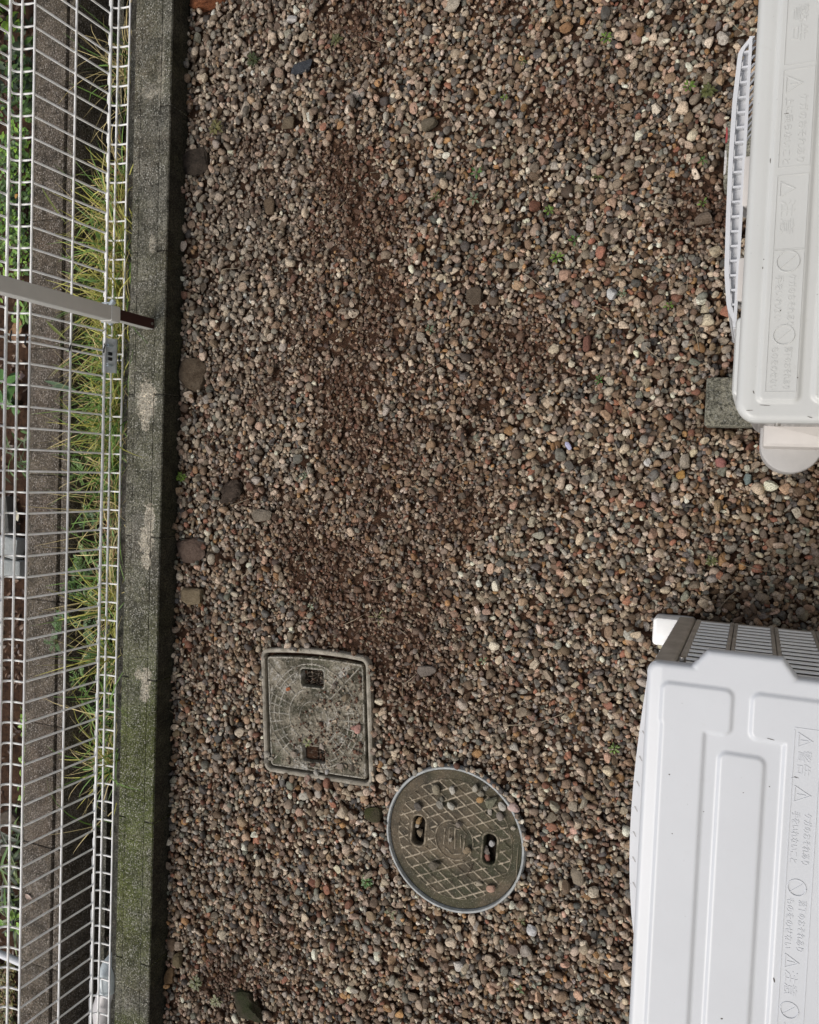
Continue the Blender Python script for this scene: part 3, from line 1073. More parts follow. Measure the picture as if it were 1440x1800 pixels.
mb = strip(Xs, Xs + 0.007, Yq, 0.49, GZ)
g0 = part('guard_band', mb, MAT['plastic'], au, True, 40)
mb = strip(np.full(60, -0.0492) + 0.0 * Yq, np.full(60, -0.0442), Yq, 0.494, GZ + 0.001)
part('guard_rail', mb, MAT['plastic'], au, True, 40)
nb_ = 19
for k in range(nb_):
    y = 0.272 + k * (0.7 - 0.272) / (nb_ - 1)
    x = float(np.interp(y, Yq, Xs))
    mb = MB().box(x + 0.001, -0.045, y - 0.0016, y + 0.0016, 0.4865, GZ - 0.002)
    part('guard_bar', mb, MAT['plastic'], au)
    mb = MB().box(x + 0.0003, x + 0.0036, y - 0.0016, y + 0.0016, 0.12, 0.4898)
    part('guard_upright', mb, MAT['plastic'], au)
for k in range(13):
    z = 0.12 + k * 0.0285
    mb = strip(Xs + 0.004, Xs + 0.0085, Yq, z, z + 0.004)
    part('guard_slat', mb, MAT['plastic'], au, True, 40)
mb = strip(Xs + 0.0088, np.full(60, -0.0494), Yq[:], 0.482, 0.486)
part('guard_shelf', mb, MAT['plastic'], au, True, 40)
# valve cover on the near end
mb = MB()
vx, vy, vr = 0.0555, 0.085, 0.0545
outl = [(vx - vr, 0.1172)] + [(vx + vr * cos(a), vy - 0.004 + vr * sin(a)) for a in np.linspace(pi, 2 * pi, 22)] + [(vx + vr, 0.1172)]
mb.prism(outl, 0.1, 0.262, 0.006)
part('valve_cover', mb, MAT['cover_grey'], au, True, 35)
mb = MB()
mb.prism(rrect(0.006, 0.16, 0.071, 0.1172, 0.006, 3), 0.262, 0.345, 0.006)
part('valve_cover_top', mb, MAT['plastic_warm'], au, True, 35)
x, y = at(1367, 747, 0.57)
mb = MB().tube([(x, y + 0.008, 0.572), (x, y - 0.002, 0.572)], 0.0045, 10)
part('screw', mb, MAT['screw'], au, True, 40)
for y0 in (0.17, 0.74):
    mb = MB()
    mb.prism(rrect(-0.02, 0.27, y0, y0 + 0.05, 0.004, 2), 0.055, 0.0765)
    part('foot', mb, MAT['streak'], au)

# two paving blocks it stands on
mb = MB()
mb.prism(rrect(-0.112, 0.19, 0.127, 0.232, 0.005, 2), -0.04, 0.055, 0.004)
o = link('paving_block', mb.mesh('paving_block', MAT['paver'], True, (0.03, 0.18, -0.04), 40), None, (0.03, 0.18, -0.04))
tag(o, 'grey concrete paving block under the near end of the off white air conditioner', 'paving block')
mb = MB()
mb.prism(rrect(-0.100, 0.19, 0.64, 0.775, 0.005, 2), -0.04, 0.055, 0.004)
o2 = link('paving_block', mb.mesh('paving_block', MAT['paver'], True, (0.03, 0.7, -0.04), 40), None, (0.03, 0.7, -0.04))
tag(o2, 'grey paving block with red paint on its edge, under the slatted front guard', 'paving block')
redp = simple('red_paint', (0.34, 0.06, 0.06), 0.6, 0.4, 0.3, 200)
mb = MB().prism([(-0.1002, 0.728), (-0.0965, 0.73), (-0.096, 0.745), (-0.0975, 0.76), (-0.1002, 0.762)], 0.05, 0.0556)
part('paint_mark', mb, redp, o2)
mb = MB().prism([(-0.1004, 0.66), (-0.0965, 0.664), (-0.095, 0.69), (-0.097, 0.712), (-0.1004, 0.713)], 0.05, 0.0556)
part('paint_mark', mb, simple('white_paint', (0.6, 0.58, 0.56), 0.6, 0.4, 0.3, 200), o2)

# ------------------------------------------------------------------ air conditioner at the bottom right
al = thing('air_conditioner', 'bright white outdoor air conditioner unit with a louvred end face, at the lower right', 'air conditioner', (0.01, -0.6, 0.0))
lx0, lx1, ly0, ly1 = -0.146, 0.172, -1.12, -0.285
TAB = [(-0.078, -0.290), (-0.054, -0.2605), (0.05, -0.2545), (0.073, -0.284)]


def l_sdf(x, y):
    d = sd_box(x, y, lx0, lx1, ly0, ly1 - 0.004 * 0, 0.018)
    # the tongue on the end edge: a trapezium
    t = np.clip((y - ly1) / 0.028, 0, 1)
    xl = -0.079 + 0.024 * t
    xr = 0.074 - 0.022 * t
    tab = np.maximum(np.maximum(xl - x, x - xr) * 0.78, np.maximum(y - (-0.2575), (ly1 - 0.03) - y))
    return np.minimum(d, tab)


def l_h(x, y):
    A = np.minimum(sd_box(x, y, -0.121, -0.016, -0.386, -0.315, 0.012), sd_box(x, y, -0.119, -0.054, -1.07, -0.316, 0.012))
    B = sd_box(x, y, -0.031, 0.034, -1.05, -0.413, 0.012)
    Cc = np.minimum(sd_box(x, y, 0.0115, 0.16, -0.386, -0.315, 0.012), sd_box(x, y, 0.0595, 0.16, -1.07, -0.33, 0.012))
    h = 0.0042 * sstep(A, 0.006) + 0.0042 * sstep(B, 0.006) + 0.0042 * sstep(Cc, 0.006)
    h = h + 0.0032 * np.clip((x - lx0) / 0.024, 0, 1)
    return LZ - 0.0032 + h


link('top_panel', plate_mesh('top_panel', lx0 - .004, lx1 + .004, ly0 - .004, -0.25, .0023, l_sdf, l_h, 0.008, LZ - 0.02, None, MAT['lid_cool'],
     pre=lambda V: V - np.array([0.01, -0.6, 0])), al)
m = MAT['lid_cool']
zz = LZ + 0.0042
part('label_border', rib_path([(0.0725, -0.362), (0.0725, -1.0)], 0.0014, 0.0007, zz, False), m, al)
part('label_border', rib_path([(0.108, -0.356), (0.108, -1.0)], 0.0014, 0.0007, zz, False), m, al)
part('label_border', rib_path([(0.0725, -0.358), (0.108, -0.358)], 0.0014, 0.0007, zz, False), m, al)
part('label_border', rib_path([(0.0725, -0.434), (0.081, -0.434)], 0.0014, 0.0007, zz, False), m, al)
warn_tri(0.078, -0.376, zz, 0.021, al, m)
lettering('警告', 0.02, 0.080, -0.391, zz, 0.038, al, m)
warn_tri(0.077, -0.458, zz, 0.024, al, m)
lettering('ケガのおそれあり', 0.0125, 0.0925, -0.485, zz, 0.078, al, m)
lettering('手をいれないこと', 0.0125, 0.076, -0.485, zz, 0.078, al, m)
warn_tri(0.078, -0.715, zz, 0.021, al, m)
lettering('注意', 0.02, 0.080, -0.729, zz, 0.038, al, m)
ban_sign(0.088, -0.79, zz, 0.0125, al, m)
lettering('上にのらないこと', 0.0125, 0.083, -0.81, zz, 0.078, al, m)
ban_sign(0.088, -0.60, zz, 0.0125, al, m)
lettering('落下のおそれあり', 0.0125, 0.0925, -0.618, zz, 0.078, al, m)
lettering('ものをのせない', 0.0125, 0.076, -0.618, zz, 0.078, al, m)

EY = -0.293                                  # louvred end face
mb = MB().prism(rrect(-0.138, 0.165, -1.11, EY - 0.03, 0.01, 3), 0.075, 0.58)
part('casing', mb, MAT['black'], al)
mb = MB().prism(rrect(-0.1415, -0.1062, EY - 0.045, EY + 0.002, 0.006, 4), 0.075, 0.586)
part('corner_panel', mb, MAT['taupe'], al, True, 40)
mb = MB().prism(rrect(-0.1045, -0.0935, EY - 0.04, EY, 0.002, 2), 0.075, 0.586)
part('louvre_post', mb, MAT['taupe'], al)
for xc in (-0.0275, 0.0495, 0.1265):
    for q in (-0.0042, 0.0042):
        mb = MB().prism(rrect(xc + q - 0.0036, xc + q + 0.0036, EY - 0.04, EY + (0.001 if q < 0 else 0), 0.0015, 2), 0.075, 0.586)
        part('louvre_post', mb, MAT['taupe'], al)
mb = MB().prism(rrect(-0.0935, 0.165, EY - 0.045, EY - 0.001, 0.002, 2), 0.075, 0.094)
part('base_pan', mb, MAT['taupe'], al)
cols = [(-0.0933, -0.0354), (-0.0196, 0.0416), (0.0574, 0.1186), (0.1344, 0.165)]
ns = 13
sm = {}
for a, b in cols:
    w = round(b - a, 4)
    if w not in sm:
        mb = MB()
        # a pressed louvre: flat tongue sloping inwards with a rolled lip
        pf = [(0.0, 0.0), (0.0, 0.008), (-0.0008, 0.0085), (-0.003, 0.0105), (-0.0035, 0.0095), (-0.003, 0.0)]
        n = len(pf)
        mb.add([(x, y, z) for x in (0, w) for y, z in pf], [(i, (i + 1) % n, n + (i + 1) % n, n + i) for i in range(n)] + [tuple(range(n)), tuple(reversed(range(n, 2 * n)))])
        sm[w] = mb.mesh('louvre_slat', MAT['slat'])
    for k in range(ns):
        z = 0.1 + k * (0.47 / ns)
        link('louvre_slat', sm[w], al, (a - 0.01, EY + 0.001 + 0.6, z))
x, y = at(1080 + 478 / 4, 1020 + 562 / 4, 0.575)
mb = MB().tube([(x, y - 0.004, 0.57), (x, y + 0.0045, 0.57)], 0.0055, 12)
part('screw', mb, MAT['screw'], al, True, 40)
# bulging front guard: curved ribs and fine rods
Yb = np.linspace(-0.305, -0.765, 60)
sq_ = np.clip((Yb + 0.305) / -0.46, 0, 1)
sb = np.sin(sq_ ** 1.25 * pi) ** 0.7
Xb = -0.147 - 0.017 * sb
for k in range(9):
    z = 0.1 + k * 0.05
    mb = strip(Xb[::-1], Xb[::-1] + 0.02 if k < 8 else np.full(60, -0.1385), Yb[::-1], z + (0.05 if k == 8 else 0), z + (0.004 if k < 8 else 0.056))
    part('guard_slat', mb, MAT['plastic'], al, True, 40)
mb = MB()
for k in range(26):
    z = 0.1 + k * 0.0173
    mb2 = strip(Xb[::-1] + 0.001, Xb[::-1] + 0.004, Yb[::-1], z + .006, z + 0.0165)
    mb.add(mb2.v, mb2.f)
o = part('guard_rods', mb, MAT['plastic'], al, True, 40)
o['kind'] = 'stuff'
for k in range(9):
    yy = -0.33 - k * 0.043
    xx = float(np.interp(-yy, -Yb, Xb))
    mb = MB().box(xx - 0.0006, xx + 0.02, yy - 0.0007, yy + 0.0007, 0.1, 0.5563)
    part('guard_upright', mb, MAT['plastic'], al)
    mb = MB().prism([(xx + .004, yy + .004), (xx + .009, yy - .004), (xx + .0105, yy - .0042), (xx + .0065, yy + .004)], 0.552, 0.5565)
    part('guard_slot', mb, MAT['cover_grey'], al)
mb = MB().prism([(-0.1395, -1.11), (-0.138, -1.11), (-0.138, -0.34), (-0.1395, -0.34)], 0.08, 0.575)
part('front_panel', mb, MAT['lid_cool'], al)
mb = MB()
mb.prism(rrect(-0.198, -0.11, -0.365, -0.301, 0.01, 4), -0.02, 0.05, 0.008)
part('foot', mb, MAT['slat'], al, True, 40)
mb = MB()
mb.prism(rrect(-0.15, 0.17, -0.9, -0.84, 0.01, 4), -0.02, 0.0765, 0.006)
part('foot', mb, MAT['plastic_warm'], al, True, 40)


SPECK = simple('dirt_speck', (0.12, 0.11, 0.1), 0.9, 0.1)
for root, px, py, L, W, an in ((al, 1177, 1361, 3.5, 2.6, 0), (al, 1353, 1384, 2.6, 2, 0), (al, 1307, 1393, 2.6, 1.6, 20), (al, 1355, 1299, 16, 1.6, -8), (al, 1237, 1428, 2.5, 1.6, 0), (al, 1361, 1722, 3, 11, 15),
                               (al, 1182, 1465, 3, 1.6, 0), (al, 1128, 1242, 2, 2, 0), (al, 1269, 1790, 5, 3, 20), (al, 1400, 1366, 9, 1.6, -15), (au, 1355, 282, 3, 12, 8), (au, 1372, 546, 3, 3, 0), (au, 1402, 664, 3, 2.6, 0),
                               (au, 1325, 689, 2, 8, 20), (au, 1318, 721, 14, 1.3, 3), (au, 1345, 712, 22, 1.3, -4), (au, 1343, 455, 2, 2.6, 0), (au, 1383, 200, 9, 1.6, 0), (au, 1424, 733, 10, 1.2, -20), (au, 1341, 470, 1.6, 5, 0)):
    x, y = at(px, py, LZ + .003)
    l_, w_ = L / 2 / 1400, W / 2 / 1400
    a0 = radians(an)
    z = float((u_h if root is au else l_h)(np.array([x]), np.array([y]))[0])
    mb = MB().prism([(x + l_ * cos(q) * cos(a0) - w_ * sin(q) * sin(a0), y + l_ * cos(q) * sin(a0) + w_ * sin(q) * cos(a0)) for q in np.linspace(0, 2 * pi, 9)[:-1]], z - .001, z + .0004)
    part('dirt_speck', mb, SPECK, root)

# ------------------------------------------------------------------ gravel: pebbles dropped one by one on a height map
def pebble_proto(k, seed, angular):
    """unit pebble from a k x k cube-sphere flattened by a few random planes"""
    r = np.random.default_rng(seed)
    V, F, ids = [], [], {}

    def vid(p):
        q = tuple(np.round(p, 5))
        if q not in ids:
            ids[q] = len(V)
            V.append(p)
        return ids[q]
    for ax in range(3):
        for s in (-1, 1):
            g = np.linspace(-1, 1, k)
            for i in range(k - 1):
                for j in range(k - 1):
                    q = []
                    for a, b in ((0, 0), (1, 0), (1, 1), (0, 1)):
                        p = np.zeros(3)
                        p[ax] = s
                        p[(ax + 1) % 3] = g[i + a]
                        p[(ax + 2) % 3] = g[j + b]
                        q.append(vid(p))
                    F.append(q if s > 0 else q[::-1])
    V = np.array(V)
    V /= np.linalg.norm(V, axis=1)[:, None]
    V = np.sign(V) * np.abs(V) ** r.uniform(0.8, 1.0)
    V /= np.abs(V).max()
    for _ in range(r.integers(3, 6) if angular < 1 else r.integers(5, 9)):
        n = r.normal(size=3)
        n /= np.linalg.norm(n)
        d = r.uniform(0.58, 0.86) if angular < 1 else r.uniform(0.46, 0.74)
        e = V @ n - d
        V = V - np.outer(np.clip(e, 0, None), n) * 0.92
    V += r.normal(0, 0.025, V.shape)
    V /= np.abs(V).max(0)
    return V, np.array(F)


LO = [pebble_proto(3, s, s % 2) for s in range(40)]
HI = [pebble_proto(4, 100 + s, s % 2) for s in range(24)]

GX0, GX1, GY0, GY1, CELL = -1.575, 0.24, -1.95, 1.65, 0.0025
NX, NY = int((GX1 - GX0) / CELL), int((GY1 - GY0) / CELL)
gxs = GX0 + (np.arange(NX) + 0.5) * CELL
gys = GY0 + (np.arange(NY) + 0.5) * CELL
GXX, GYY = np.meshgrid(gxs, gys, indexing='ij')
DM = dirt(GXX, GYY)
HM = soil_h(GXX, GYY) - 0.003
block_ = np.zeros((NX, NY), bool)
cs, sn = cos(SQA), sin(SQA)
qx, qy = (GXX - SQC[0]) * cs + (GYY - SQC[1]) * sn, -(GXX - SQC[0]) * sn + (GYY - SQC[1]) * cs
in_sq = sd_box(qx, qy, -SW / 2, SW / 2, -SH / 2, SH / 2 + .006, 0.02) < 0.001
rdd = np.hypot(GXX - RDC[0], GYY - RDC[1])
in_rd = rdd < RR + 0.001
HM[in_sq | in_rd] = 0.006
block_ |= (sd_box(qx, qy, -SW / 2, SW / 2, -SH / 2, SH / 2 + .006, 0.02) < -0.004) | (rdd < RR - 0.003)
block_ |= (GXX > -0.114) & (GYY > 0.125) & (GYY < 0.234)
block_ |= (GXX > -0.102) & (GYY > 0.638) & (GYY < 0.777)
block_ |= (GXX > -0.2) & (GXX < -0.1) & (GYY > -0.367) & (GYY < -0.299)
block_ |= GXX < XW1 - 0.004

# ---- the stones one can tell apart from the gravel: px, py, length and width in px, height m, angle, kind
ROCKS = [
    (350, 2, 68, 46, .05, 20, 'rough orange brown broken brick lying by the wall at the top edge', ((.16, .06, .03), (.34, .13, .06)), None, 1, 'broken_brick', 'brick'),
    (347, 288, 46, 50, .028, -30, 'dark splintered chunk of bark beside the mossy wall', ((.03, .024, .018), (.075, .058, .045)), None, 2, 'bark_chunk', 'bark'),
    (328, 659, 46, 62, .04, 5, 'large square brown stone tight against the mossy wall', ((.07, .048, .03), (.15, .115, .08)), None, 3, 'rock', 'stone'),
    (333, 966, 56, 48, .03, 30, 'flat reddish brown broken stone tight against the mossy wall', ((.085, .056, .042), (.16, .115, .09)), None, 4, 'rock', 'stone'),
    (340, 1046, 42, 36, .028, 15, 'squarish yellow brown stone near the mossy wall', ((.15, .115, .07), (.27, .215, .14)), None, 5, 'rock', 'stone'),
    (303, 1660, 17, 22, .02, 70, 'small brown wedge stone at the foot of the mossy wall', ((.09, .06, .04), (.17, .12, .08)), None, 6, 'rock', 'stone'),
    (314, 1684, 16, 30, .02, 60, 'narrow olive brown stone, near the wall at the bottom', ((.1, .08, .045), (.19, .15, .09)), None, 7, 'rock', 'stone'),
    (300, 1716, 20, 36, .025, 80, 'pointed ochre brown stone against the wall near the bottom edge', ((.1, .06, .03), (.2, .13, .07)), None, 8, 'rock', 'stone'),
    (436, 1772, 62, 60, .05, 40, 'large dark mossy round stone in the gravel at the bottom edge', ((.03, .028, .018), (.075, .06, .04)), ((.03, .036, .014), .9), 9, 'rock', 'stone'),
    (838, 520, 36, 34, .02, 60, 'flat dark brown stone in the middle of the gravel', ((.06, .045, .032), (.13, .1, .072)), None, 10, 'rock', 'stone'),
    (406, 862, 40, 46, .035, 70, 'dark earthy clod in the gravel left of centre', ((.03, .022, .016), (.09, .066, .05)), None, 11, 'earth_clod', 'clod'),
    (657, 1431, 32, 26, .025, 10, 'small dark moss covered stone just left of the round drain cover', ((.04, .034, .02), (.08, .07, .04)), ((.045, .05, .016), .8), 12, 'rock', 'stone'),
    (797, 8, 32, 26, .028, 10, 'large cream rounded stone at the top edge of the gravel', ((.34, .29, .22), (.5, .44, .36)), None, 13, 'rock', 'stone'),
    (757, 218, 32, 26, .02, 20, 'flat dark olive square stone in the upper gravel', ((.09, .075, .05), (.17, .14, .1)), None, 14, 'rock', 'stone'),
    (996, 50, 26, 20, .022, 0, 'rounded rust brown stone in the upper gravel', ((.17, .09, .045), (.29, .17, .09)), None, 15, 'rock', 'stone'),
    (1236, 385, 36, 22, .025, 60, 'brown oval stone in the dark dirt beside the slatted guard', ((.13, .095, .065), (.22, .17, .13)), None, 16, 'rock', 'stone'),
    (750, 1180, 38, 22, .018, -45, 'long grey brown flat stone right of the square cover', ((.12, .1, .085), (.2, .17, .145)), None, 17, 'rock', 'stone'),
    (463, 905, 36, 24, .018, -20, 'flat speckled grey brown stone left of centre', ((.14, .115, .085), (.24, .205, .16)), None, 18, 'rock', 'stone'),
    (508, 215, 26, 26, .018, 30, 'dark brown flat stone in the upper left gravel', ((.1, .075, .05), (.19, .15, .1)), None, 19, 'rock', 'stone'),
    (476, 365, 20, 34, .02, 75, 'dark brown upright flat stone in the upper left gravel', ((.08, .055, .035), (.16, .115, .075)), None, 20, 'rock', 'stone'),
    (1015, 1480 + 60, 26, 34, .024, 80, 'large tan brown stone right of the round drain cover', ((.2, .165, .12), (.3, .25, .19)), None, 21, 'rock', 'stone'),
    (1032, 603, 16, 34, .018, 80, 'red brown elongated stone in the right half of the gravel', ((.13, .06, .042), (.2, .1, .075)), None, 22, 'rock', 'stone'),
    (1000, 783, 12, 18, .006, 70, 'pale lilac plastic shard standing in the gravel', ((.42, .42, .6), (.5, .5, .68)), None, 23, 'plastic_shard', 'shard'),
    (1077, 517, 20, 22, .02, 50, 'white rounded pebble left of the slatted guard', ((.42, .42, .4), (.6, .59, .57)), None, 24, 'pebble', 'pebble'),
    (1140, 813, 16, 15, .016, 20, 'white round pebble below the off white air conditioner corner', ((.5, .48, .44), (.68, .66, .62)), None, 25, 'pebble', 'pebble'),
    (1206, 810, 22, 28, .022, 70, 'large beige grey angular stone below the off white air conditioner', ((.26, .22, .17), (.38, .33, .27)), None, 26, 'rock', 'stone'),
    (1268, 813, 22, 18, .018, 40, 'pinkish red angular stone below the valve cover', ((.24, .1, .085), (.36, .17, .15)), None, 27, 'rock', 'stone'),
    (1198, 834, 20, 16, .014, -20, 'bright ochre angular stone in the right part of the gravel', ((.36, .2, .06), (.48, .3, .12)), None, 28, 'rock', 'stone'),
    (1315, 842, 16, 22, .016, 70, 'blue green oval stone under the valve cover', ((.14, .18, .17), (.22, .26, .25)), None, 29, 'rock', 'stone'),
    (1126, 887, 20, 12, .014, -30, 'dark rust red slab shaped stone between the two air conditioners', ((.16, .065, .04), (.25, .11, .075)), None, 30, 'rock', 'stone'),
    (505, 1105, 0, 0, 0, 0, None, None, None, 0, '', ''),
    (936, 1632, 20, 22, .02, 30, 'bright white rounded pebble at the lower right of the gravel', ((.5, .49, .48), (.68, .67, .66)), None, 31, 'pebble', 'pebble'),
    (808, 1698, 22, 18, .018, 20, 'white three cornered pebble near the bottom edge', ((.5, .47, .42), (.66, .62, .56)), None, 32, 'pebble', 'pebble'),
    (532, 118, 42, 22, .026, 5, 'dark blue grey rough clinker stone in the upper left gravel', ((.03, .034, .04), (.08, .085, .095)), None, 33, 'rock', 'stone'),
    (514, 36, 20, 16, .018, -40, 'white pebble in the upper left gravel', ((.48, .45, .42), (.66, .63, .6)), None, 34, 'pebble', 'pebble'),
    (905, 1418, 26, 18, .02, -20, 'pink and white pebble on the right edge of the round drain cover', ((.42, .27, .23), (.58, .46, .42)), None, 35, 'pebble', 'pebble'),
]


def rock_object(name, label, cat, x, y, z, L, W, Hh, ang, m, seed, group=None, angular=1, squarer=False):
    r = np.random.default_rng(seed * 7 + 3)
    V, F = pebble_proto(9, seed * 13 + 1, angular)
    if squarer: V = np.sign(V) * np.abs(V) ** 0.78
    V = V + (0.45 if 'bark' in name or 'clod' in name else 0.14) * np.stack([wn_noise(V[:, 0] + V[:, 2], V[:, 1] - V[:, 2], 2.2, seed + k) - .5 for k in range(3)], -1)
    V = V * np.array([L / 2, W / 2, Hh / 2])
    c, s = cos(ang), sin(ang)
    V = np.stack([V[:, 0] * c - V[:, 1] * s, V[:, 0] * s + V[:, 1] * c, V[:, 2]], -1)
    me = npmesh(name, V, F, m, True)
    me.set_sharp_from_angle(angle=radians(32))
    o = link(name, me, None, (x, y, z))
    return tag(o, label, cat, group)


for px, py, lw, lh, hz, ang, lab, cc, moss, seed, nm, cat in ROCKS:
    if not lab: continue
    x, y = at(px, py, 0.0)
    y1, x1 = at(px, py - lh / 2, 0)[1], at(px + lw / 2, py, 0)[0]
    L, W = 2 * abs(x1 - x), 2 * abs(y1 - y)
    mm = rockmat(nm + '_surface', cc[0], cc[1], *(moss or (None, 0)))
    if x - L / 2 < XW1: x = XW1 + L / 2 + 0.002
    rock_object(nm, lab, cat, x, y, 0.001 if hz > .024 else 0.004, L * 0.98, W * 0.98, hz, radians(random.uniform(-12, 12)), mm, seed, squarer=nm in ('rock', 'broken_brick', 'bark_chunk', 'earth_clod') and seed not in (9, 13, 15))
    e = ((GXX - x) / (L / 2 + .002)) ** 2 + ((GYY - y) / (W / 2 + .002)) ** 2 < 0.6
    block_ |= e

allow = np.where(block_, 0.0, 1.0)
# crumbs and small stones lie on the right half of the square cover
sqz = in_sq & (sd_box(qx, qy, -SW / 2 + .03, SW / 2 - .03, -SH / 2 + .03, SH / 2 - .03, .02) < 0)
PAL = [((.37, .315, .25), 22), ((.30, .25, .20), 18), ((.23, .165, .112), 18), ((.15, .112, .082), 9), ((.095, .093, .09), 8), ((.25, .238, .215), 12),
       ((.19, .2, .17), 4), ((.34, .235, .18), 6), ((.22, .105, .07), 4), ((.3, .18, .085), 3), ((.5, .45, .38), 8)]
pw = np.array([w for _, w in PAL], float)
pc = np.array([c for c, _ in PAL])


def colours(n, d, x, y):
    k = rng.choice(len(PAL), n, p=pw / pw.sum())
    c = pc[k] * np.clip(np.exp(rng.normal(0.0, 0.42, n)), .3, 1.6)[:, None] * (1 + rng.normal(0, 0.022, (n, 3)))
    pale = (np.exp(-((x + 1.36) / .2) ** 2) * np.clip((y + .3) / .8, 0, 1) * .5)[:, None]     # washed, greyer stones along the upper wall
    c = c * (1 - pale) + (c.mean(1, keepdims=True) * np.array([1.13, 1.0, .84]) * 1.22 + .02) * pale
    mixd = np.clip(d * (0.4 + 0.75 * rng.random(n)), 0, 0.85)[:, None]
    c = c * (1 - mixd) + np.array([0.092, 0.043, 0.024]) * mixd
    c = c * np.array([1.04, 1.0, .94])
    return np.clip(c, 0.01, 0.7)


N = 76000
yt = lambda x: 1.36 - 0.2 * (x + 1.57)
yb = lambda x: -1.70 + 0.30 * (x + 1.57)
K = 8
cxp = rng.uniform(XW1 + 0.004, GX1 - 0.02, (N, K))
u = rng.random((N, K))
lo_, hi_ = yb(cxp) - 0.1, yt(cxp) + 0.1
cyp = lo_ + u * (hi_ - lo_)
ci, cj = ((cxp - GX0) / CELL).astype(int), ((cyp - GY0) / CELL).astype(int)
ci, cj = np.clip(ci, 0, NX - 1), np.clip(cj, 0, NY - 1)
Lh = np.exp(rng.normal(math.log(0.0066), 0.33, N))           # half lengths
Lh[:22000] *= 0.75
Lh = np.clip(Lh, 0.003, 0.0155)
ra, rc = rng.uniform(0.52, 0.92, N), rng.uniform(0.42, 0.72, N)
yaw = rng.uniform(0, 2 * pi, N)
pos = np.zeros((N, 3))
keep = np.zeros(N, bool)
size_k = np.ones(N)
rnd = rng.random(N)
off = np.arange(-8, 9)
OI, OJ = np.meshgrid(off, off, indexing='ij')
for n_ in range(N):
    ii, jj = ci[n_], cj[n_]
    hv = HM[ii, jj] + np.where(allow[ii, jj] > 0, 0, 9)
    k = int(np.argmin(hv))
    if hv[k] > 5: continue
    x, y = cxp[n_, k], cyp[n_, k]
    i, j = ii[k], jj[k]
    d = DM[i, j]
    if rnd[n_] < 0.04 * d: continue
    s = 1 - 0.3 * d
    a = Lh[n_] * s
    b, c = a * ra[n_], a * rc[n_]
    w = min(8, int(a / CELL) + 1)
    i0, i1, j0, j1 = max(i - w, 0), min(i + w + 1, NX), max(j - w, 0), min(j + w + 1, NY)
    dx, dy = GXX[i0:i1, j0:j1] - x, GYY[i0:i1, j0:j1] - y
    cs_, sn_ = cos(yaw[n_]), sin(yaw[n_])
    uu, vv = (dx * cs_ + dy * sn_) / a, (-dx * sn_ + dy * cs_) / b
    q = 1 - uu * uu - vv * vv
    mk = q > 0.02
    if not mk.any(): continue
    if block_[i0:i1, j0:j1][mk].mean() > 0.12: continue
    st = c * np.sqrt(q[mk])
    sub = HM[i0:i1, j0:j1]
    hh = sub[mk]
    v = hh + 0.85 * st
    zc = np.partition(v, int(len(v) * 0.8))[int(len(v) * 0.8)] if len(v) > 3 else v.max()
    sub[mk] = np.maximum(hh, zc + st * 0.95)
    pos[n_] = (x, y, zc)
    size_k[n_] = s
    keep[n_] = True
print('MEDTOP', np.median(HM[~block_ & (GYY > -1.5) & (GYY < 1.2)]))


def rot_mats(yaw, tilt, az):
    n = len(yaw)
    cz, sz = np.cos(yaw), np.sin(yaw)
    Rz = np.zeros((n, 3, 3))
    Rz[:, 0, 0] = cz; Rz[:, 0, 1] = -sz; Rz[:, 1, 0] = sz; Rz[:, 1, 1] = cz; Rz[:, 2, 2] = 1
    ax = np.stack([np.cos(az), np.sin(az), 0 * az], -1)
    Kx = np.zeros((n, 3, 3))
    Kx[:, 0, 2] = ax[:, 1]; Kx[:, 1, 2] = -ax[:, 0]; Kx[:, 2, 0] = -ax[:, 1]; Kx[:, 2, 1] = ax[:, 0]
    I = np.eye(3)[None]
    ct, s_ = np.cos(tilt)[:, None, None], np.sin(tilt)[:, None, None]
    return (I + s_ * Kx + (1 - ct) * (Kx @ Kx)) @ Rz


def scatter(P, A, B, C, yaw, tilt, az, cols, protos):
    Vs, Fs, Cs = [], [], []
    global SMOOTH
    base = 0
    pid = rng.integers(0, len(protos), len(P))
    Rm = rot_mats(yaw, tilt, az)
    for k, (pv, pf) in enumerate(protos):
        s = np.where(pid == k)[0]
        if not len(s): continue
        v = pv[None] * np.stack([A[s], B[s], C[s]], -1)[:, None, :]
        v = np.einsum('nij,nvj->nvi', Rm[s], v) + P[s][:, None, :]
        f = pf[None] + (np.arange(len(s)) * len(pv))[:, None, None] + base
        base += len(s) * len(pv)
        Vs.append(v.reshape(-1, 3)); Fs.append(f.reshape(-1, 4))
        SMOOTH.append(np.full(len(s) * len(pf), k % 5 in (0, 2)))
        cc = np.concatenate([cols[s], np.ones((len(s), 1))], 1)
        Cs.append(np.repeat(cc, len(pv), 0))
    return np.concatenate(Vs), np.concatenate(Fs), np.concatenate(Cs)


idx = np.where(keep)[0]
A = Lh[idx] * size_k[idx] * 1.04
B, C_ = A * ra[idx], A * rc[idx]
P = pos[idx]
dd = dirt(P[:, 0], P[:, 1])
cols_ = colours(len(idx), dd, P[:, 0], P[:, 1])
tl = np.abs(rng.normal(0, radians(15), len(idx)))
azz = rng.uniform(0, 2 * pi, len(idx))
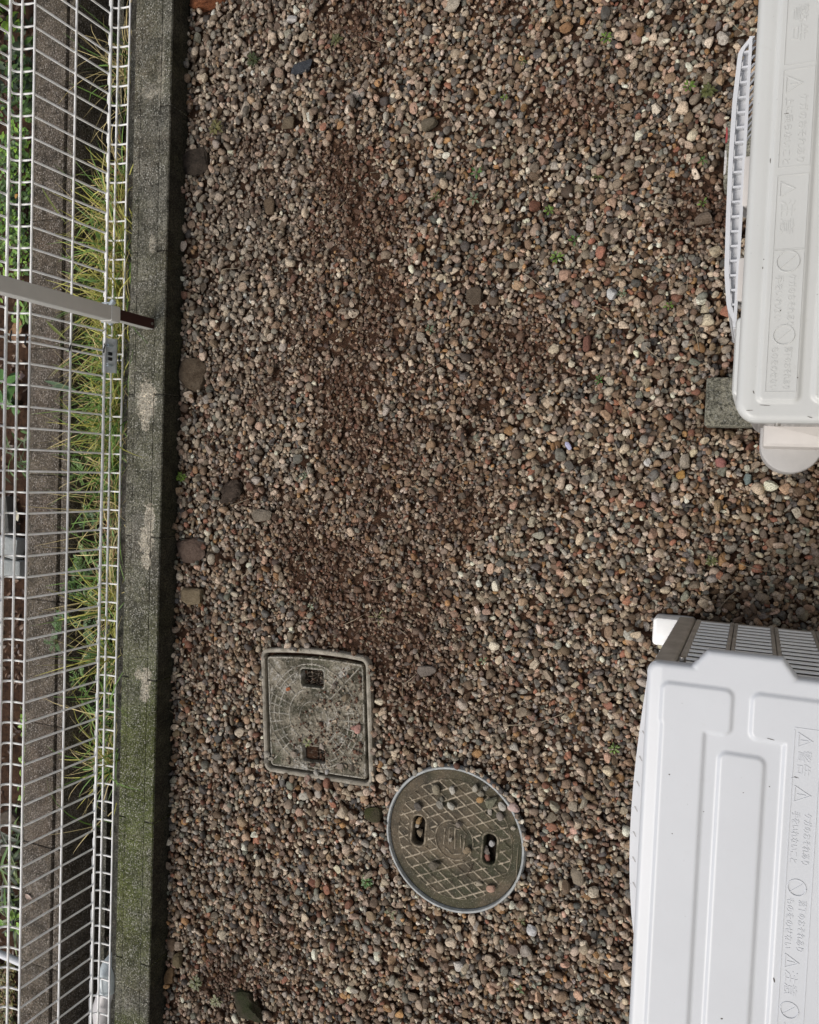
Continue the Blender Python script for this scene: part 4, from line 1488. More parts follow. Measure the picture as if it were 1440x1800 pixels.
# those buried in the heap carry little detail, those on top more
gi = np.clip(((P[:, 0] - GX0) / CELL).astype(int), 0, NX - 1)
gj = np.clip(((P[:, 1] - GY0) / CELL).astype(int), 0, NY - 1)
top = (HM[gi, gj] - (P[:, 2] + C_ * 0.95)) < 0.002
big = top & (A > 0.0112)
print('top', top.sum(), 'big', big.sum())
buried = (HM[gi, gj] - (P[:, 2] + C_)) > 0.0055
SMOOTH = []
allV, allF, allC = [], [], []
off_ = 0
for sel, pr in ((big, HI), (~big & ~buried, LO)):
    v, f, c = scatter(P[sel], A[sel], B[sel], C_[sel], yaw[idx][sel], tl[sel], azz[sel], cols_[sel], pr)
    allV.append(v); allF.append(f + off_); allC.append(c)
    off_ += len(v)
# crumbs of earth and grit in the dirt patches and on the square cover
Ncr = 52000
gx_ = rng.uniform(XW1 + .01, GX1 - .03, Ncr)
gy_ = rng.uniform(-1.7, 1.4, Ncr)
dcr = dirt(gx_, gy_)
ii, jj = np.clip(((gx_ - GX0) / CELL).astype(int), 0, NX - 1), np.clip(((gy_ - GY0) / CELL).astype(int), 0, NY - 1)
on_sq = sqz[ii, jj]
sqq = np.clip((qx[ii, jj] / SW + 0.25) * 0.9 - qy[ii, jj] / SH * 0.75, 0, 1)
hit = np.zeros(Ncr, bool)
for h in holes:
    hit |= sd_box(qx[ii, jj], qy[ii, jj], *h, .004) < 0
ok = (~block_[ii, jj] & (rng.random(Ncr) < dcr * 1.1)) | (on_sq & ((rng.random(Ncr) < sqq * 2.6) | hit))
gx_, gy_, on_sq, hit, ii, jj = gx_[ok], gy_[ok], on_sq[ok], hit[ok], ii[ok], jj[ok]
zc = np.where(on_sq, np.where(hit, -0.016, 0.0075), HM[ii, jj] - 0.001)
a = np.clip(np.exp(rng.normal(math.log(0.0026), 0.4, len(gx_))), 0.0014, 0.006)
cc = np.array([.09, .043, .024]) * np.exp(rng.normal(0, .35, len(gx_)))[:, None]
pale = rng.random(len(gx_)) < np.where(on_sq, .5, .25)
cc[pale] = np.array([.28, .23, .17]) * np.exp(rng.normal(0, .3, pale.sum()))[:, None]
OCT = (np.array([(1, 0, 0), (0, 1, 0), (-1, 0, 0), (0, -1, 0), (0, 0, 1), (0, 0, -1)], float),
       np.array([(0, 1, 4, 4), (1, 2, 4, 4), (2, 3, 4, 4), (3, 0, 4, 4)]))
cube = np.array([(x, y, z) for x in (-1, 1) for y in (-1, 1) for z in (-1, 1)], float) * 0.8
cubf = np.array([(0, 1, 3, 2), (4, 6, 7, 5), (0, 4, 5, 1), (2, 3, 7, 6), (0, 2, 6, 4), (1, 5, 7, 3)])
cr = [(cube * (1 + np.random.default_rng(s).normal(0, .25, cube.shape)), cubf) for s in range(8)]
n = len(gx_)
v, f, c = scatter(np.stack([gx_, gy_, zc], -1), a, a * rng.uniform(.6, 1, n), a * .6, rng.uniform(0, 6.28, n), np.abs(rng.normal(0, .3, n)), rng.uniform(0, 6.28, n), cc, cr)
allV.append(v); allF.append(f + off_); allC.append(c)
V, F, C = np.concatenate(allV), np.concatenate(allF), np.concatenate(allC)
print('gravel tris', len(F) * 2)
gme = npmesh('gravel', V, F, MAT['stone'], True, [('col', C)])
gme.polygons.foreach_set('use_smooth', np.concatenate(SMOOTH))
gme.update()
tag(link('gravel', gme), 'mixed grey, brown and pale rounded gravel covering the yard', 'gravel', kind='stuff')


def ground_z(x, y):
    i, j = int((x - GX0) / CELL), int((y - GY0) / CELL)
    if 0 <= i < NX and 0 <= j < NY: return float(HM[max(i - 1, 0):i + 2, max(j - 1, 0):j + 2].max())
    return 0.0


# pebbles lying loose on the covers
LOOSE = [  # px, py (zoom of the cover), size px, colour, label
    (768, 1387, 15, (.27, .235, .17), 'tan elongated pebble, topmost on the round drain cover'),
    (797, 1389, 13, (.46, .43, .37), 'cream pebble near the top of the round drain cover'),
    (837, 1385, 12, (.36, .33, .27), 'pale grey pebble near the upper right rim of the round drain cover'),
    (777, 1404, 9, (.16, .15, .12), 'small dark pebble in the upper grid of the round drain cover'),
    (775, 1414, 13, (.28, .26, .22), 'grey pebble in the upper middle grid of the round drain cover'),
    (794, 1415, 14, (.44, .42, .36), 'pale wedge shaped pebble in the upper middle of the round drain cover'),
    (736, 1417, 13, (.13, .115, .1), 'dark grey pebble above the left slot of the round drain cover'),
    (846, 1395, 10, (.3, .27, .21), 'small beige pebble in the upper right grid of the round drain cover'),
    (845, 1405, 12, (.36, .22, .1), 'orange tan pebble in the upper right grid of the round drain cover'),
    (866, 1408, 22, (.19, .185, .13), 'largest olive grey angular pebble on the round drain cover'),
    (884, 1416, 14, (.5, .47, .41), 'round white pebble at the right rim of the round drain cover'),
    (856, 1383, 11, (.24, .23, .2), 'grey pebble on the upper right rim of the round drain cover'),
    (880, 1434, 13, (.24, .21, .18), 'grey brown pebble right of the grid on the round drain cover'),
    (862, 1427, 9, (.42, .38, .32), 'small pale pebble in the right grid of the round drain cover'),
    (808, 1449, 11, (.2, .17, .14), 'brownish pebble on the upper edge of the emblem ring'),
    (793, 1475, 7, (.36, .32, .26), 'tiny pale pebble in the centre of the emblem'),
    (822, 1494, 13, (.26, .2, .13), 'tan pebble at the lower right of the emblem ring'),
    (844, 1553, 11, (.38, .33, .25), 'beige pebble in the lower grid of the round drain cover'),
    (864, 1560, 14, (.42, .27, .2), 'pink tan pebble in the lower right of the round drain cover'),
    (765, 1520, 18, (.15, .13, .1), 'flat dark chip in the lower left grid of the round drain cover'),
    (903, 1455, 8, (.4, .35, .28), 'small cream pebble at the far right edge of the round drain cover'),
    (738, 1441, 12, (.33, .22, .11), 'tan pebble in the upper part of the left slot'),
    (734, 1450, 9, (.42, .38, .32), 'pale pebble in the left slot'),
    (739, 1463, 12, (.2, .16, .11), 'brown pebble in the lower part of the left slot'),
    (866, 1481, 11, (.42, .41, .4), 'white pebble in the right slot'),
    (856, 1493, 13, (.24, .21, .18), 'grey pebble in the right slot'),
    (857, 1506, 12, (.3, .14, .11), 'reddish pebble at the lower end of the right slot'),
    (507, 1211, 8, (.42, .15, .07), 'small orange brick crumb on the square cover'),
    (471, 1325, 11, (.36, .33, .28), 'pale pebble in the lower left corner of the square cover'),
    (478, 1334, 9, (.3, .27, .22), 'beige pebble near the lower left corner of the square cover'),
    (470, 1337, 10, (.17, .155, .13), 'dark grey pebble in the lower left corner of the square cover'),
    (622, 1279, 10, (.4, .22, .18), 'left pink pebble near the right edge of the square cover'),
    (631, 1281, 14, (.42, .24, .2), 'right pink pebble near the right edge of the square cover'),
    (609, 1226, 15, (.2, .16, .11), 'olive brown pebble in the upper right of the square cover'),
    (558, 1358, 10, (.36, .34, .3), 'grey round pebble below the lower hand hole of the square cover'),
    (576, 1357, 8, (.44, .42, .4), 'white pebble near the lower edge of the square cover'),
    (518, 1325, 12, (.3, .25, .2), 'tan pebble left of the lower hand hole of the square cover'),
    (567, 1312, 10, (.36, .31, .26), 'pale pebble just above the lower hand hole of the square cover'),
    (600, 1346, 12, (.26, .22, .18), 'grey brown pebble in the lower right of the square cover'),
    (620, 1350, 11, (.17, .14, .11), 'dark brown pebble in the lower right corner of the square cover'),
    (588, 1206, 9, (.2, .17, .14), 'small grey brown pebble right of the upper hand hole'),
    (543, 1370, 16, (.3, .2, .16), 'reddish brown pebble on the lower frame of the square cover'),
]
for k, (px, py, s, cc, lab) in enumerate(LOOSE):
    z = 0.006
    inslot = 'slot' in lab.split(' of ')[0] + lab and ('left slot' in lab or 'right slot' in lab) and 'above' not in lab
    if inslot: z = -0.012
    x, y = at(px, py, z)
    d = abs(at(px + s / 2, py, z)[0] - x)
    W = 2 * abs(at(px, py + s / 2, z)[1] - y)
    mm = rockmat('pebble_surface', tuple(q * .8 for q in cc), tuple(min(1, q * 1.15) for q in cc))
    Hh = 0.62 * W
    rock_object('pebble', lab, 'pebble', x, y, z + Hh * .42, W * 1.2, W * .95, Hh, random.uniform(0, 3), mm, 60 + k, 'pebbles lying on the covers', k % 2)

# ------------------------------------------------------------------ leaves, grass and weeds
def blade_arrays(bases, dirs, lens, widths, droop, cols, nseg=5):
    """curved ribbons; dirs = initial directions"""
    Vs, Fs, Cs = [], [], []
    o = 0
    for b, d, L, w, dr, c in zip(bases, dirs, lens, widths, droop, cols):
        d = np.array(d, float)
        d /= np.linalg.norm(d)
        p = np.array(b, float)
        side = np.cross(d, np.array([0.2, 0.3, 1.0]))
        side /= np.linalg.norm(side) + 1e-9
        tw = random.uniform(-.8, .8)
        side = side * cos(tw) + np.cross(d, side) * sin(tw)
        st = L / nseg
        for k in range(nseg + 1):
            ww = w * (1 - (k / nseg) ** 1.6) * 0.5 + 0.00015
            Vs += [p - side * ww, p + side * ww]
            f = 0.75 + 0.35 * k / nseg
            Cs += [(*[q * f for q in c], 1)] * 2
            d = d + np.array([0, 0, -dr / nseg])
            d /= np.linalg.norm(d)
            p = p + d * st
        for k in range(nseg):
            Fs.append((o + 2 * k, o + 2 * k + 1, o + 2 * k + 3, o + 2 * k + 2))
        o += 2 * (nseg + 1)
    return np.array(Vs), np.array(Fs), np.array(Cs)


def leaf_arrays(items):
    """broad leaves (pos, direction, normal, length, width, colour): 8 faces with a fold along the midrib"""
    Vs, Fs, Cs = [], [], []
    o = 0
    for p, d, n, L, W, c in items:
        p, d, n = (np.array(q, float) for q in (p, d, n))
        d /= np.linalg.norm(d)
        n = n - d * (n @ d)
        n /= np.linalg.norm(n) + 1e-9
        s = np.cross(n, d)
        for tq, wq, hq in ((0, 0.05, 0), (.25, .8, .02), (.55, 1.0, 0.0), (.82, .6, -.06), (1.0, .03, -.14)):
            q = p + d * L * tq + n * L * hq
            for e in (-1, 0, 1):
                Vs.append(q + s * e * W / 2 * wq + n * abs(e) * W * .12 * wq)
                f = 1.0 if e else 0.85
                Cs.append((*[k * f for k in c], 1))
        for k in range(4):
            for e in (0, 1):
                a = o + k * 3 + e
                Fs.append((a, a + 1, a + 4, a + 3))
        o += 15
    return np.array(Vs), np.array(Fs), np.array(Cs)


def gcol(kind):
    if kind == 'straw': c = (.58, .47, .22)
    elif kind == 'yellow': c = (.42, .4, .09)
    elif kind == 'rust': c = (.3, .16, .08)
    else: c = (.15, .27, .055)
    f = random.uniform(.65, 1.35)
    return tuple(q * f for q in c)


B_, D_, L_, W_, R_, C2 = [], [], [], [], [], []
# (pixel row from, to, blades, mix)
GR = [(20, 120, 14, ('green', 'straw')), (120, 280, 60, ('green', 'straw', 'straw')), (280, 370, 190, ('straw', 'yellow', 'rust', 'green', 'straw')),
      (370, 520, 620, ('yellow', 'straw', 'green', 'yellow', 'rust')), (520, 640, 470, ('yellow', 'green', 'straw', 'yellow')),
      (640, 830, 620, ('green', 'green', 'yellow', 'straw')), (830, 1010, 230, ('straw', 'green', 'straw', 'rust')),
      (1010, 1180, 210, ('green', 'straw', 'yellow')), (1180, 1300, 60, ('green', 'straw')), (1300, 1370, 110, ('yellow', 'green', 'straw')), (1370, 1500, 10, ('straw', 'green'))]
for r0, r1, nn, mixk in GR:
    tufts = [(random.uniform(-1.83, -1.745), at(200, random.uniform(r0, r1), 0)[1]) for _ in range(max(2, nn // 14))]
    for _ in range(int(nn * 1.7)):
        tx, ty = random.choice(tufts)
        B_.append((tx + random.gauss(0, .012), ty + random.gauss(0, .014), random.uniform(-.07, 0.0)))
        D_.append((-random.gauss(.3, .5), random.gauss(0, .7), random.uniform(.35, 1.2)))
        k = random.choice(mixk)
        L_.append(random.uniform(.08, .27) if k != 'rust' else random.uniform(.04, .1))
        W_.append(random.uniform(.003, .0065) if k != 'straw' else random.uniform(.0018, .0038))
        R_.append(random.uniform(.4, 3.4))
        C2.append(gcol(k))
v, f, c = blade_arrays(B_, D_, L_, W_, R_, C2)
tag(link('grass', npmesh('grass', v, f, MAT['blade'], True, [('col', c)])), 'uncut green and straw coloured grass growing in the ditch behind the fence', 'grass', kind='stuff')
# dry fibre along the footing
B_, D_, L_, W_, R_, C2 = [], [], [], [], [], []
for _ in range(1500):
    py = random.uniform(-60, 1850)
    if 1370 < py < 1620 and random.random() < .8: continue
    x, y = random.uniform(-1.82, -1.755), at(205, py, 0)[1]
    B_.append((x, y, random.uniform(-.06, -.02)))
    D_.append((random.gauss(0, .5), random.gauss(0, 1), random.uniform(-.05, .5)))
    L_.append(random.uniform(.02, .07)); W_.append(random.uniform(.001, .002)); R_.append(random.uniform(0, 2))
    q = random.uniform(.5, 1.2)
    C2.append(random.choice(((.1 * q, .06 * q, .04 * q), (.17 * q, .12 * q, .08 * q), (.07 * q, .045 * q, .035 * q))))
v, f, c = blade_arrays(B_, D_, L_, W_, R_, C2, 4)
tag(link('dry_grass', npmesh('dry_grass', v, f, MAT['blade'], True, [('col', c)])), 'brown dry grass fibre lying along the wall footing', 'dry grass', kind='stuff')
mb = MB()
tag(sheet('ditch_bank', -1.826, -1.752, -3.3, 3.1, 0.012, lambda x, y: -0.055 - 0.3 * np.clip((-1.812 - x) / .014, 0, 1) + 0.02 * (wn_noise(x, y, 40, 9) - .5), MAT['dark_soil']), kind='structure')


B_, D_, L_, W_, R_, C2 = [], [], [], [], [], []
for _ in range(9000):
    x, y = random.uniform(XW1 + .01, GX1 - .03), random.uniform(-1.7, 1.4)
    if random.random() > 0.06 + 0.9 * float(dirt(x, y)): continue
    B_.append((x, y, ground_z(x, y) + .0012))
    D_.append((random.gauss(0, 1), random.gauss(0, 1), random.uniform(-.05, .12)))
    L_.append(random.uniform(.006, .026)); W_.append(random.uniform(.0008, .0018)); R_.append(random.uniform(0, .6))
    q = random.uniform(.5, 1.3)
    C2.append(random.choice(((.11 * q, .065 * q, .04 * q), (.3 * q, .23 * q, .15 * q), (.06 * q, .036 * q, .025 * q), (.07 * q, .075 * q, .03 * q))))
v, f, c = blade_arrays(B_, D_, L_, W_, R_, C2, 3)
tag(link('plant_debris', npmesh('plant_debris', v, f, MAT['blade'], True, [('col', c)])), 'fine dry plant debris strewn over the earthy patches of gravel', 'plant debris', kind='stuff')


B_, D_, L_, W_, R_, C2 = [], [], [], [], [], []
for h in holes:
    for _ in range(70):
        p = sq_place(np.array([[random.uniform(h[0] + .004, h[1] - .004), random.uniform(h[2] + .004, h[3] - .004), -.013 + random.uniform(0, .004)]]))[0]
        B_.append((p[0] + SQC[0], p[1] + SQC[1], p[2]))
        D_.append((random.gauss(0, 1), random.gauss(0, 1), random.uniform(0, .2)))
        L_.append(random.uniform(.006, .018)); W_.append(random.uniform(.0008, .0016)); R_.append(.1)
        q = random.uniform(.5, 1.4)
        C2.append((.16 * q, .125 * q, .09 * q) if random.random() < .6 else (.05 * q, .035 * q, .025 * q))
v, f, c = blade_arrays(B_, D_, L_, W_, R_, C2, 3)
tag(link('plant_debris', npmesh('plant_debris', v, f, MAT['blade'], True, [('col', c)])), 'dry stalk bits caught in the hand holes of the square cover', 'plant debris', kind='stuff')


def weed(name, label, cat, x, y, z, spread, nleaf, L, W, col, group=None, height=0.02, stem=True):
    root = thing(name, label, cat, (x, y, z), group)
    items = []
    ms = MB()
    for k in range(nleaf):
        a = 2.4 * k + random.uniform(-.3, .3)
        q = math.sqrt((k + .5) / nleaf) * spread
        h = height * (1 - .5 * (k / nleaf)) * random.uniform(.7, 1.1)
        p = (q * .45 * cos(a), q * .45 * sin(a), h)
        f = random.uniform(.7, 1.3)
        items.append((p, (cos(a), sin(a), random.uniform(-.1, .5)), (0, 0, 1), L * random.uniform(.7, 1.2), W * random.uniform(.8, 1.2), tuple(c * f for c in col)))
        if stem: ms.tube([(0, 0, -0.006), (p[0] * .6, p[1] * .6, h * .8), p], 0.0006, 4)
    v, f, c = leaf_arrays(items)
    o = link('leaves', npmesh('leaves', v, f, MAT['leaf'], True, [('col', c)]), root)
    o['kind'] = 'stuff'
    if stem: 
        o = link('stems', ms.mesh('stems', MAT['green_stem'], True), root)
        o['kind'] = 'stuff'
    return root


GREEN, LIME, OLIVE, GREY = (.075, .17, .03), (.16, .26, .04), (.12, .13, .04), (.16, .2, .12)
SEED = [(978, 452, .02, 'bright green four leaved seedling in the right middle of the gravel', LIME), (1012, 421, .018, 'dark green seedling beside a grey pebble in the right middle gravel', GREEN),
        (888, 172, .012, 'thin green shoot with a straw stalk in the upper middle gravel', LIME), (1176, 537, .014, 'yellow green seedling left of the slatted guard', LIME),
        (1053, 667, .014, 'small green sprout right of the middle dirt patch', GREEN), (1093, 515, .014, 'grey green seedling beside a white pebble', GREY),
        (1236, 381 - 25, .014, 'yellow green weed beside the slatted guard', LIME), (1212, 155, .018, 'light green weed near the top of the slatted guard', LIME),
        (1245, 160, .02, 'moss green weed close to the top of the slatted guard', OLIVE), (1235, 283, .014, 'dark green weed left of the red edged paving block', GREEN),
        (1066, 65, .018, 'bright weed at the top right of the gravel', LIME), (920, 110, .014, 'green weed at the top middle of the gravel', OLIVE),
        (840, 305, .02, 'dark grassy weed in the upper middle of the gravel', GREEN), (834, 350, .02, 'pale green weed above the centre of the gravel', GREY),
        (765, 345, .018, 'olive weed above the flat brown stone', OLIVE), (965, 370, .016, 'yellow green weed in the upper right gravel', LIME),
        (1050, 310, .016, 'small olive weed in the upper right gravel', OLIVE), (755, 580, .018, 'grey leaved weed in the centre of the gravel', GREY),
        (545, 1066, .014, 'pale green fallen sprig above the square cover', (.3, .36, .24)), (665, 1085, .03, 'yellowish wispy weed above the square cover', (.24, .24, .08)),
        (1080, 1316, .016, 'lime green weed left of the white air conditioner', LIME), (645, 1550, .022, 'dark green mossy weed below the square cover', GREEN),
        (850, 1160, .014, 'thin green blade in the gravel right of the square cover', GREEN), (688, 1605, .02, 'olive weed left of the round cover foot', OLIVE),
        (916, 1620, .014, 'dull green weed below the round drain cover', OLIVE), (915, 1740, .014, 'green weed near the bottom edge of the gravel', GREEN),
        (345, 1728, .028, 'yellow green moss tuft by the wall near the bottom edge', (.16, .17, .06)), (380, 1760, .022, 'pale moss tuft left of the large dark stone', (.22, .22, .1)),
        (318, 838, .02, 'small green weed at the foot of the mossy wall', LIME), (445, 105, .024, 'dark green moss tuft in the upper left gravel', (.07, .085, .03)),
        (590, 70, .02, 'olive moss tuft at the top left of the gravel', (.13, .13, .05)), (380, 225, .026, 'yellowish moss tuft by the wall in the upper left', (.2, .18, .07)),
        (535, 838, .018, 'grey green weed left of centre', GREY), (1250, 985, .016, 'olive moss tuft between the two air conditioners', OLIVE),
        (540, 1305, .016, 'yellow green weed growing in the lower hand hole of the square cover', (.2, .22, .06))]
for px, py, s, lab, cc in SEED:
    x, y = at(px, py, 0.008)
    z = max(ground_z(x, y) - 0.004, 0) if 'hand hole' not in lab else 0.002
    s *= .8
    cc = tuple(.8 * q for q in cc)
    weed('weed', lab, 'weed', x, y, z, s, random.randint(5, 9) if 'moss' not in lab else 22, s * .75, s * (.36 if 'wispy' not in lab else .1), cc, 'small weeds in the gravel', s * .7)

# stems and twigs lying on the gravel: (x0, y0, x1, y1) in photograph pixels
TW = [(1082, 780, 1100, 812, 0), (885, 1275, 1015, 1240, 1), (1232, 1048, 1312, 1052, 2), (1264, 1072, 1305, 1035, 1), (1198, 1060, 1218, 1040, 1), (920, 480, 958, 510, 1), (974, 505, 985, 470, 2),
      (1168, 492, 1196, 455, 2), (1208, 510, 1213, 474, 1), (1110, 600, 1147, 582, 1), (1045, 537, 1067, 548, 1), (1222, 575, 1230, 618, 1), (1137, 610, 1160, 630, 1), (1128, 724, 1172, 698, 1),
      (1094, 705, 1112, 768, 1), (1244, 456, 1270, 443, 1), (908, 1562, 911, 1486, 1), (872, 1697, 902, 1673, 1), (1085, 1720, 1098, 1705, 1), (1040, 1435, 1104, 1465, 1),
      (707, 1203, 732, 1183, 1), (706, 1204, 707, 1228, 1), (508, 1405, 554, 1445, 2), (500, 1558, 525, 1535, 1), (456, 1660, 495, 1642, 1), (440, 1505, 430, 1565, 2), (470, 1560, 448, 1590, 2),
      (560, 1340, 585, 1378, 2), (540, 820, 580, 878, 2), (478, 870, 490, 900, 2), (400, 888, 445, 874, 1), (425, 1013, 448, 998, 1), (345, 958, 300, 920, 2), (740, 655, 775, 635, 1), (780, 790, 805, 820, 2),
      (800, 822, 830, 812, 1), (700, 700, 680, 735, 2), (620, 480, 640, 470, 1), (866, 500, 850, 530, 2), (740, 855, 760, 872, 2), (880, 195, 908, 215, 1), (965, 145, 985, 138, 1), (1095, 175, 1110, 130, 2), (1277, 25, 1315, 62, 1),
      (975, 378, 1048, 362, 2), (1150, 350, 1190, 366, 1), (845, 355, 866, 325, 1), (790, 205, 800, 225, 1), (520, 250, 540, 230, 1), (537, 440, 565, 485, 2), (460, 395, 490, 405, 1), (340, 455, 370, 463, 1), (395, 475, 420, 472, 1),
      (320, 266, 345, 268, 1), (350, 70, 357, 80, 1), (640, 60, 670, 72, 1), (556, 270, 580, 300, 2), (1000, 1250, 1020, 1290, 2), (1180, 1105, 1168, 1085, 1), (830, 1520, 812, 1545, 2), (600, 1100, 640, 1080, 1), (650, 1020, 690, 1010, 1),
      (690, 930, 715, 960, 2), (1300, 990, 1360, 1005, 1), (1180, 990, 1230, 1000, 2), (1110, 1000, 1130, 1012, 2), (760, 1290, 740, 1330, 2), (905, 1330, 950, 1345, 2), (610, 1480, 640, 1500, 1), (720, 1640, 760, 1660, 2)]
twin = {}
for k, (x0, y0, x1, y1, kd) in enumerate(TW):
    a, b = at(x0, y0, .01), at(x1, y1, .01)
    nseg = 6
    pts = []
    L = math.hypot(b[0] - a[0], b[1] - a[1])
    bend = random.uniform(-.12, .12) * L
    for q in range(nseg + 1):
        tq = q / nseg
        x = a[0] + (b[0] - a[0]) * tq - (b[1] - a[1]) / L * bend * 4 * tq * (1 - tq)
        y = a[1] + (b[1] - a[1]) * tq + (b[0] - a[0]) / L * bend * 4 * tq * (1 - tq)
        z = ground_z(x, y)
        pts.append([x, y, z])
    zs = np.array([p[2] for p in pts])
    zs = np.maximum(zs, np.convolve(np.pad(zs, 1, mode='edge'), np.ones(3) / 3, 'valid')) + 0.0012
    for p, z in zip(pts, zs): p[2] = z
    r0 = random.uniform(.0008, .0013) if kd != 0 else .002
    o = link('dry_stem' if kd != 2 else 'twig', MB().tube(pts, [r0] * 4 + [r0 * .8, r0 * .6, r0 * .4], 5).mesh('dry_stem', MAT['stem'] if kd != 2 else MAT['stem_dark'], True))
    special = {1: 'long pale dry stem lying across the gravel left of the white air conditioner', 2: 'straight grey twig above the louvred end of the white air conditioner',
               3: 'pale curved dry stem leaning at the louvred end of the white air conditioner', 16: 'pale dry stem lying along the right rim of the round drain cover'}
    if k in special:
        tag(o, special[k], 'stem')
        continue
    mx, my, ln = (x0 + x1) / 2, (y0 + y1) / 2, math.hypot(x1 - x0, y1 - y0)
    an = math.degrees(math.atan2(-(y1 - y0), x1 - x0)) % 180
    size = 'short' if ln < 32 else 'long' if ln > 55 else 'middling'
    lie = 'level' if an < 22 or an > 158 else 'upright' if 68 < an < 112 else 'rising' if an < 90 else 'falling'
    row = ('top', 'upper', 'middle', 'lower', 'bottom')[min(4, int(my / 360))]
    cl = ('by the wall', 'left of centre', 'at the centre', 'right of centre', 'by the units')[min(4, max(0, int((mx - 300) / 210)))]
    lab = '%s %s, %s, in the %s gravel %s' % (size, 'dark twig' if kd == 2 else 'pale dry stem', lie, row, cl)
    twin.setdefault(lab, []).append((my, o))
    tag(o, lab, 'twig' if kd == 2 else 'stem', 'dark twigs on the gravel' if kd == 2 else 'dry stems on the gravel')
for lab, l in twin.items():
    if len(l) > 1:
        for q, (_, o) in enumerate(sorted(l, key=lambda e: e[0])):
            o['label'] = lab + (', the upper one' if q == 0 else ', the lower one' if q == len(l) - 1 else ', the one between')

# ---- leafy weeds in the ditch
DW = [(130, 832, .05, 'lobed green weed in the ditch, highest of the leafy weeds'), (150, 915, .05, 'pale green leafy weed in the ditch beside curled straw'), (140, 985, .07, 'feathery green weed in the ditch behind the fence middle'),
      (130, 1020, .07, 'green weed with a red flower bud in the ditch'), (165, 1060, .08, 'dense green feathery weed in the ditch right by the fence foot'), (97, 1088, .05, 'green weed tip lying on the far speckled wall, upper of two'),
      (88, 1130, .04, 'green weed tip lying on the far speckled wall, lower of two'), (135, 1108, .06, 'dark green leafy weed in the ditch below the feathery one'), (165, 1140, .07, 'green leafy weed at the ditch bank near the mossy wall'),
      (135, 1195, .05, 'small green weed low in the dark ditch'), (210, 1150, .045, 'blue green weed between fence foot and mossy wall, upper one'), (212, 1105, .04, 'blue green weed between fence foot and mossy wall, lower one')]
for px, py, s, lab in DW:
    z = 0.01 if 'far' in lab else -0.03
    x, y = at(px, py, z + .03)
    cc = random.choice(((.07, .15, .035), (.11, .2, .04), (.09, .17, .06)))
    root = thing('leafy_weed', lab, 'weed', (x, y, z), 'leafy weeds in the ditch')
    items, ms = [], MB()
    for _ in range(9):
        a = random.uniform(0, 6.28)
        d = np.array([cos(a), sin(a), random.uniform(.2, 1.4)])
        d /= np.linalg.norm(d)
        ln = s * random.uniform(.5, 1.1)
        pts = [d * ln * q - np.array([0, 0, .25 * ln * q * q]) for q in np.linspace(0, 1, 7)]
        ms.tube(pts, .0007, 4)
        sd_ = np.array([-sin(a), cos(a), 0])
        for q in range(2, 7):
            f = random.uniform(.7, 1.35)
            for e in (-1, 1, 0) if q == 6 else (-1, 1):
                items.append((pts[q], sd_ * e * random.uniform(.6, 1.1) + d * .8, (0, 0, 1), s * random.uniform(.14, .3), s * random.uniform(.05, .1), tuple(k * f for k in cc)))
    v, f, c = leaf_arrays(items)
    link('leaves', npmesh('leaves', v, f, MAT['leaf'], True, [('col', c)]), root)['kind'] = 'stuff'
    link('stems', ms.mesh('stems', MAT['green_stem'], True), root)['kind'] = 'stuff'
# broad strap leaves crossing the far wall
for (px0, py0, px1, py1, w, lab) in ((75, 560, 118, 598, .010, 'yellow green broad grass blade crossing the far speckled wall'), (70, 665, 140, 690, .014, 'grey green strap leaf crossing the far wall below the joint plate'), (62, 318, 118, 395, .006, 'long yellow green grass blade crossing the far wall in the upper part'),
                             (78, 680, 130, 682, .012, 'dark green strap leaf lying on the far wall below the joint plate')):
    a, b = at(px0, py0, .03), at(px1, py1, .0)
    d = (a[0] - b[0], a[1] - b[1], .03)
    v, f, c = leaf_arrays([((b[0], b[1], 0.0), d, (0, .3, 1), math.hypot(d[0], d[1]), w, (.17, .2, .05) if 'yellow' in lab else (.12, .18, .1))])
    tag(link('strap_leaf', npmesh('strap_leaf', v, f, MAT['leaf'], True, [('col', c)])), lab, 'leaf')


# ------------------------------------------------------------------ beyond the far wall: shrubs, plants and litter
def shrub(label, px, py, sx, sy, h0, h1, nl, L, W, cols, dirz=.4):
    x, y = at(px, py, 0)
    root = thing('shrub', label, 'shrub', (x, y, -0.1))
    items = []
    ms = MB()
    for k in range(nl):
        u1, u2, u3 = random.gauss(0, .5), random.gauss(0, .5), random.random()
        p = (max(u1 * sx, -2.13 - x + 0.0 * sx if False else u1 * sx), u2 * sy, h0 + (h1 - h0) * u3 ** .7 + .1)
        if x + p[0] > -2.165: p = (-2.165 - x - random.random() * .05, p[1], p[2])
        a = random.uniform(0, 6.28)
        f = random.uniform(.6, 1.3)
        cc = random.choice(cols)
        items.append((p, (cos(a), sin(a), random.uniform(-.2, dirz)), (random.gauss(0, .35), random.gauss(0, .35), 1), L * random.uniform(.6, 1.25), W * random.uniform(.7, 1.2), tuple(q * f for q in cc)))
    for k in range(10):
        a = random.uniform(0, 6.28)
        e = (cos(a) * sx * .6 - .02, sin(a) * sy * .6, (h0 + h1) / 2 + .1)
        ms.tube([(0, 0, -0.02), (e[0] * .4, e[1] * .4, e[2] * .6), e], [.004, .003, .0015], 5)
    v, f, c = leaf_arrays(items)
    o = link('leaves', npmesh('leaves', v, f, MAT['leaf'], True, [('col', c)]), root)
    o['kind'] = 'stuff'
    o = link('branches', ms.mesh('branches', MAT['stem_dark'], True), root)
    o['kind'] = 'stuff'
    return root


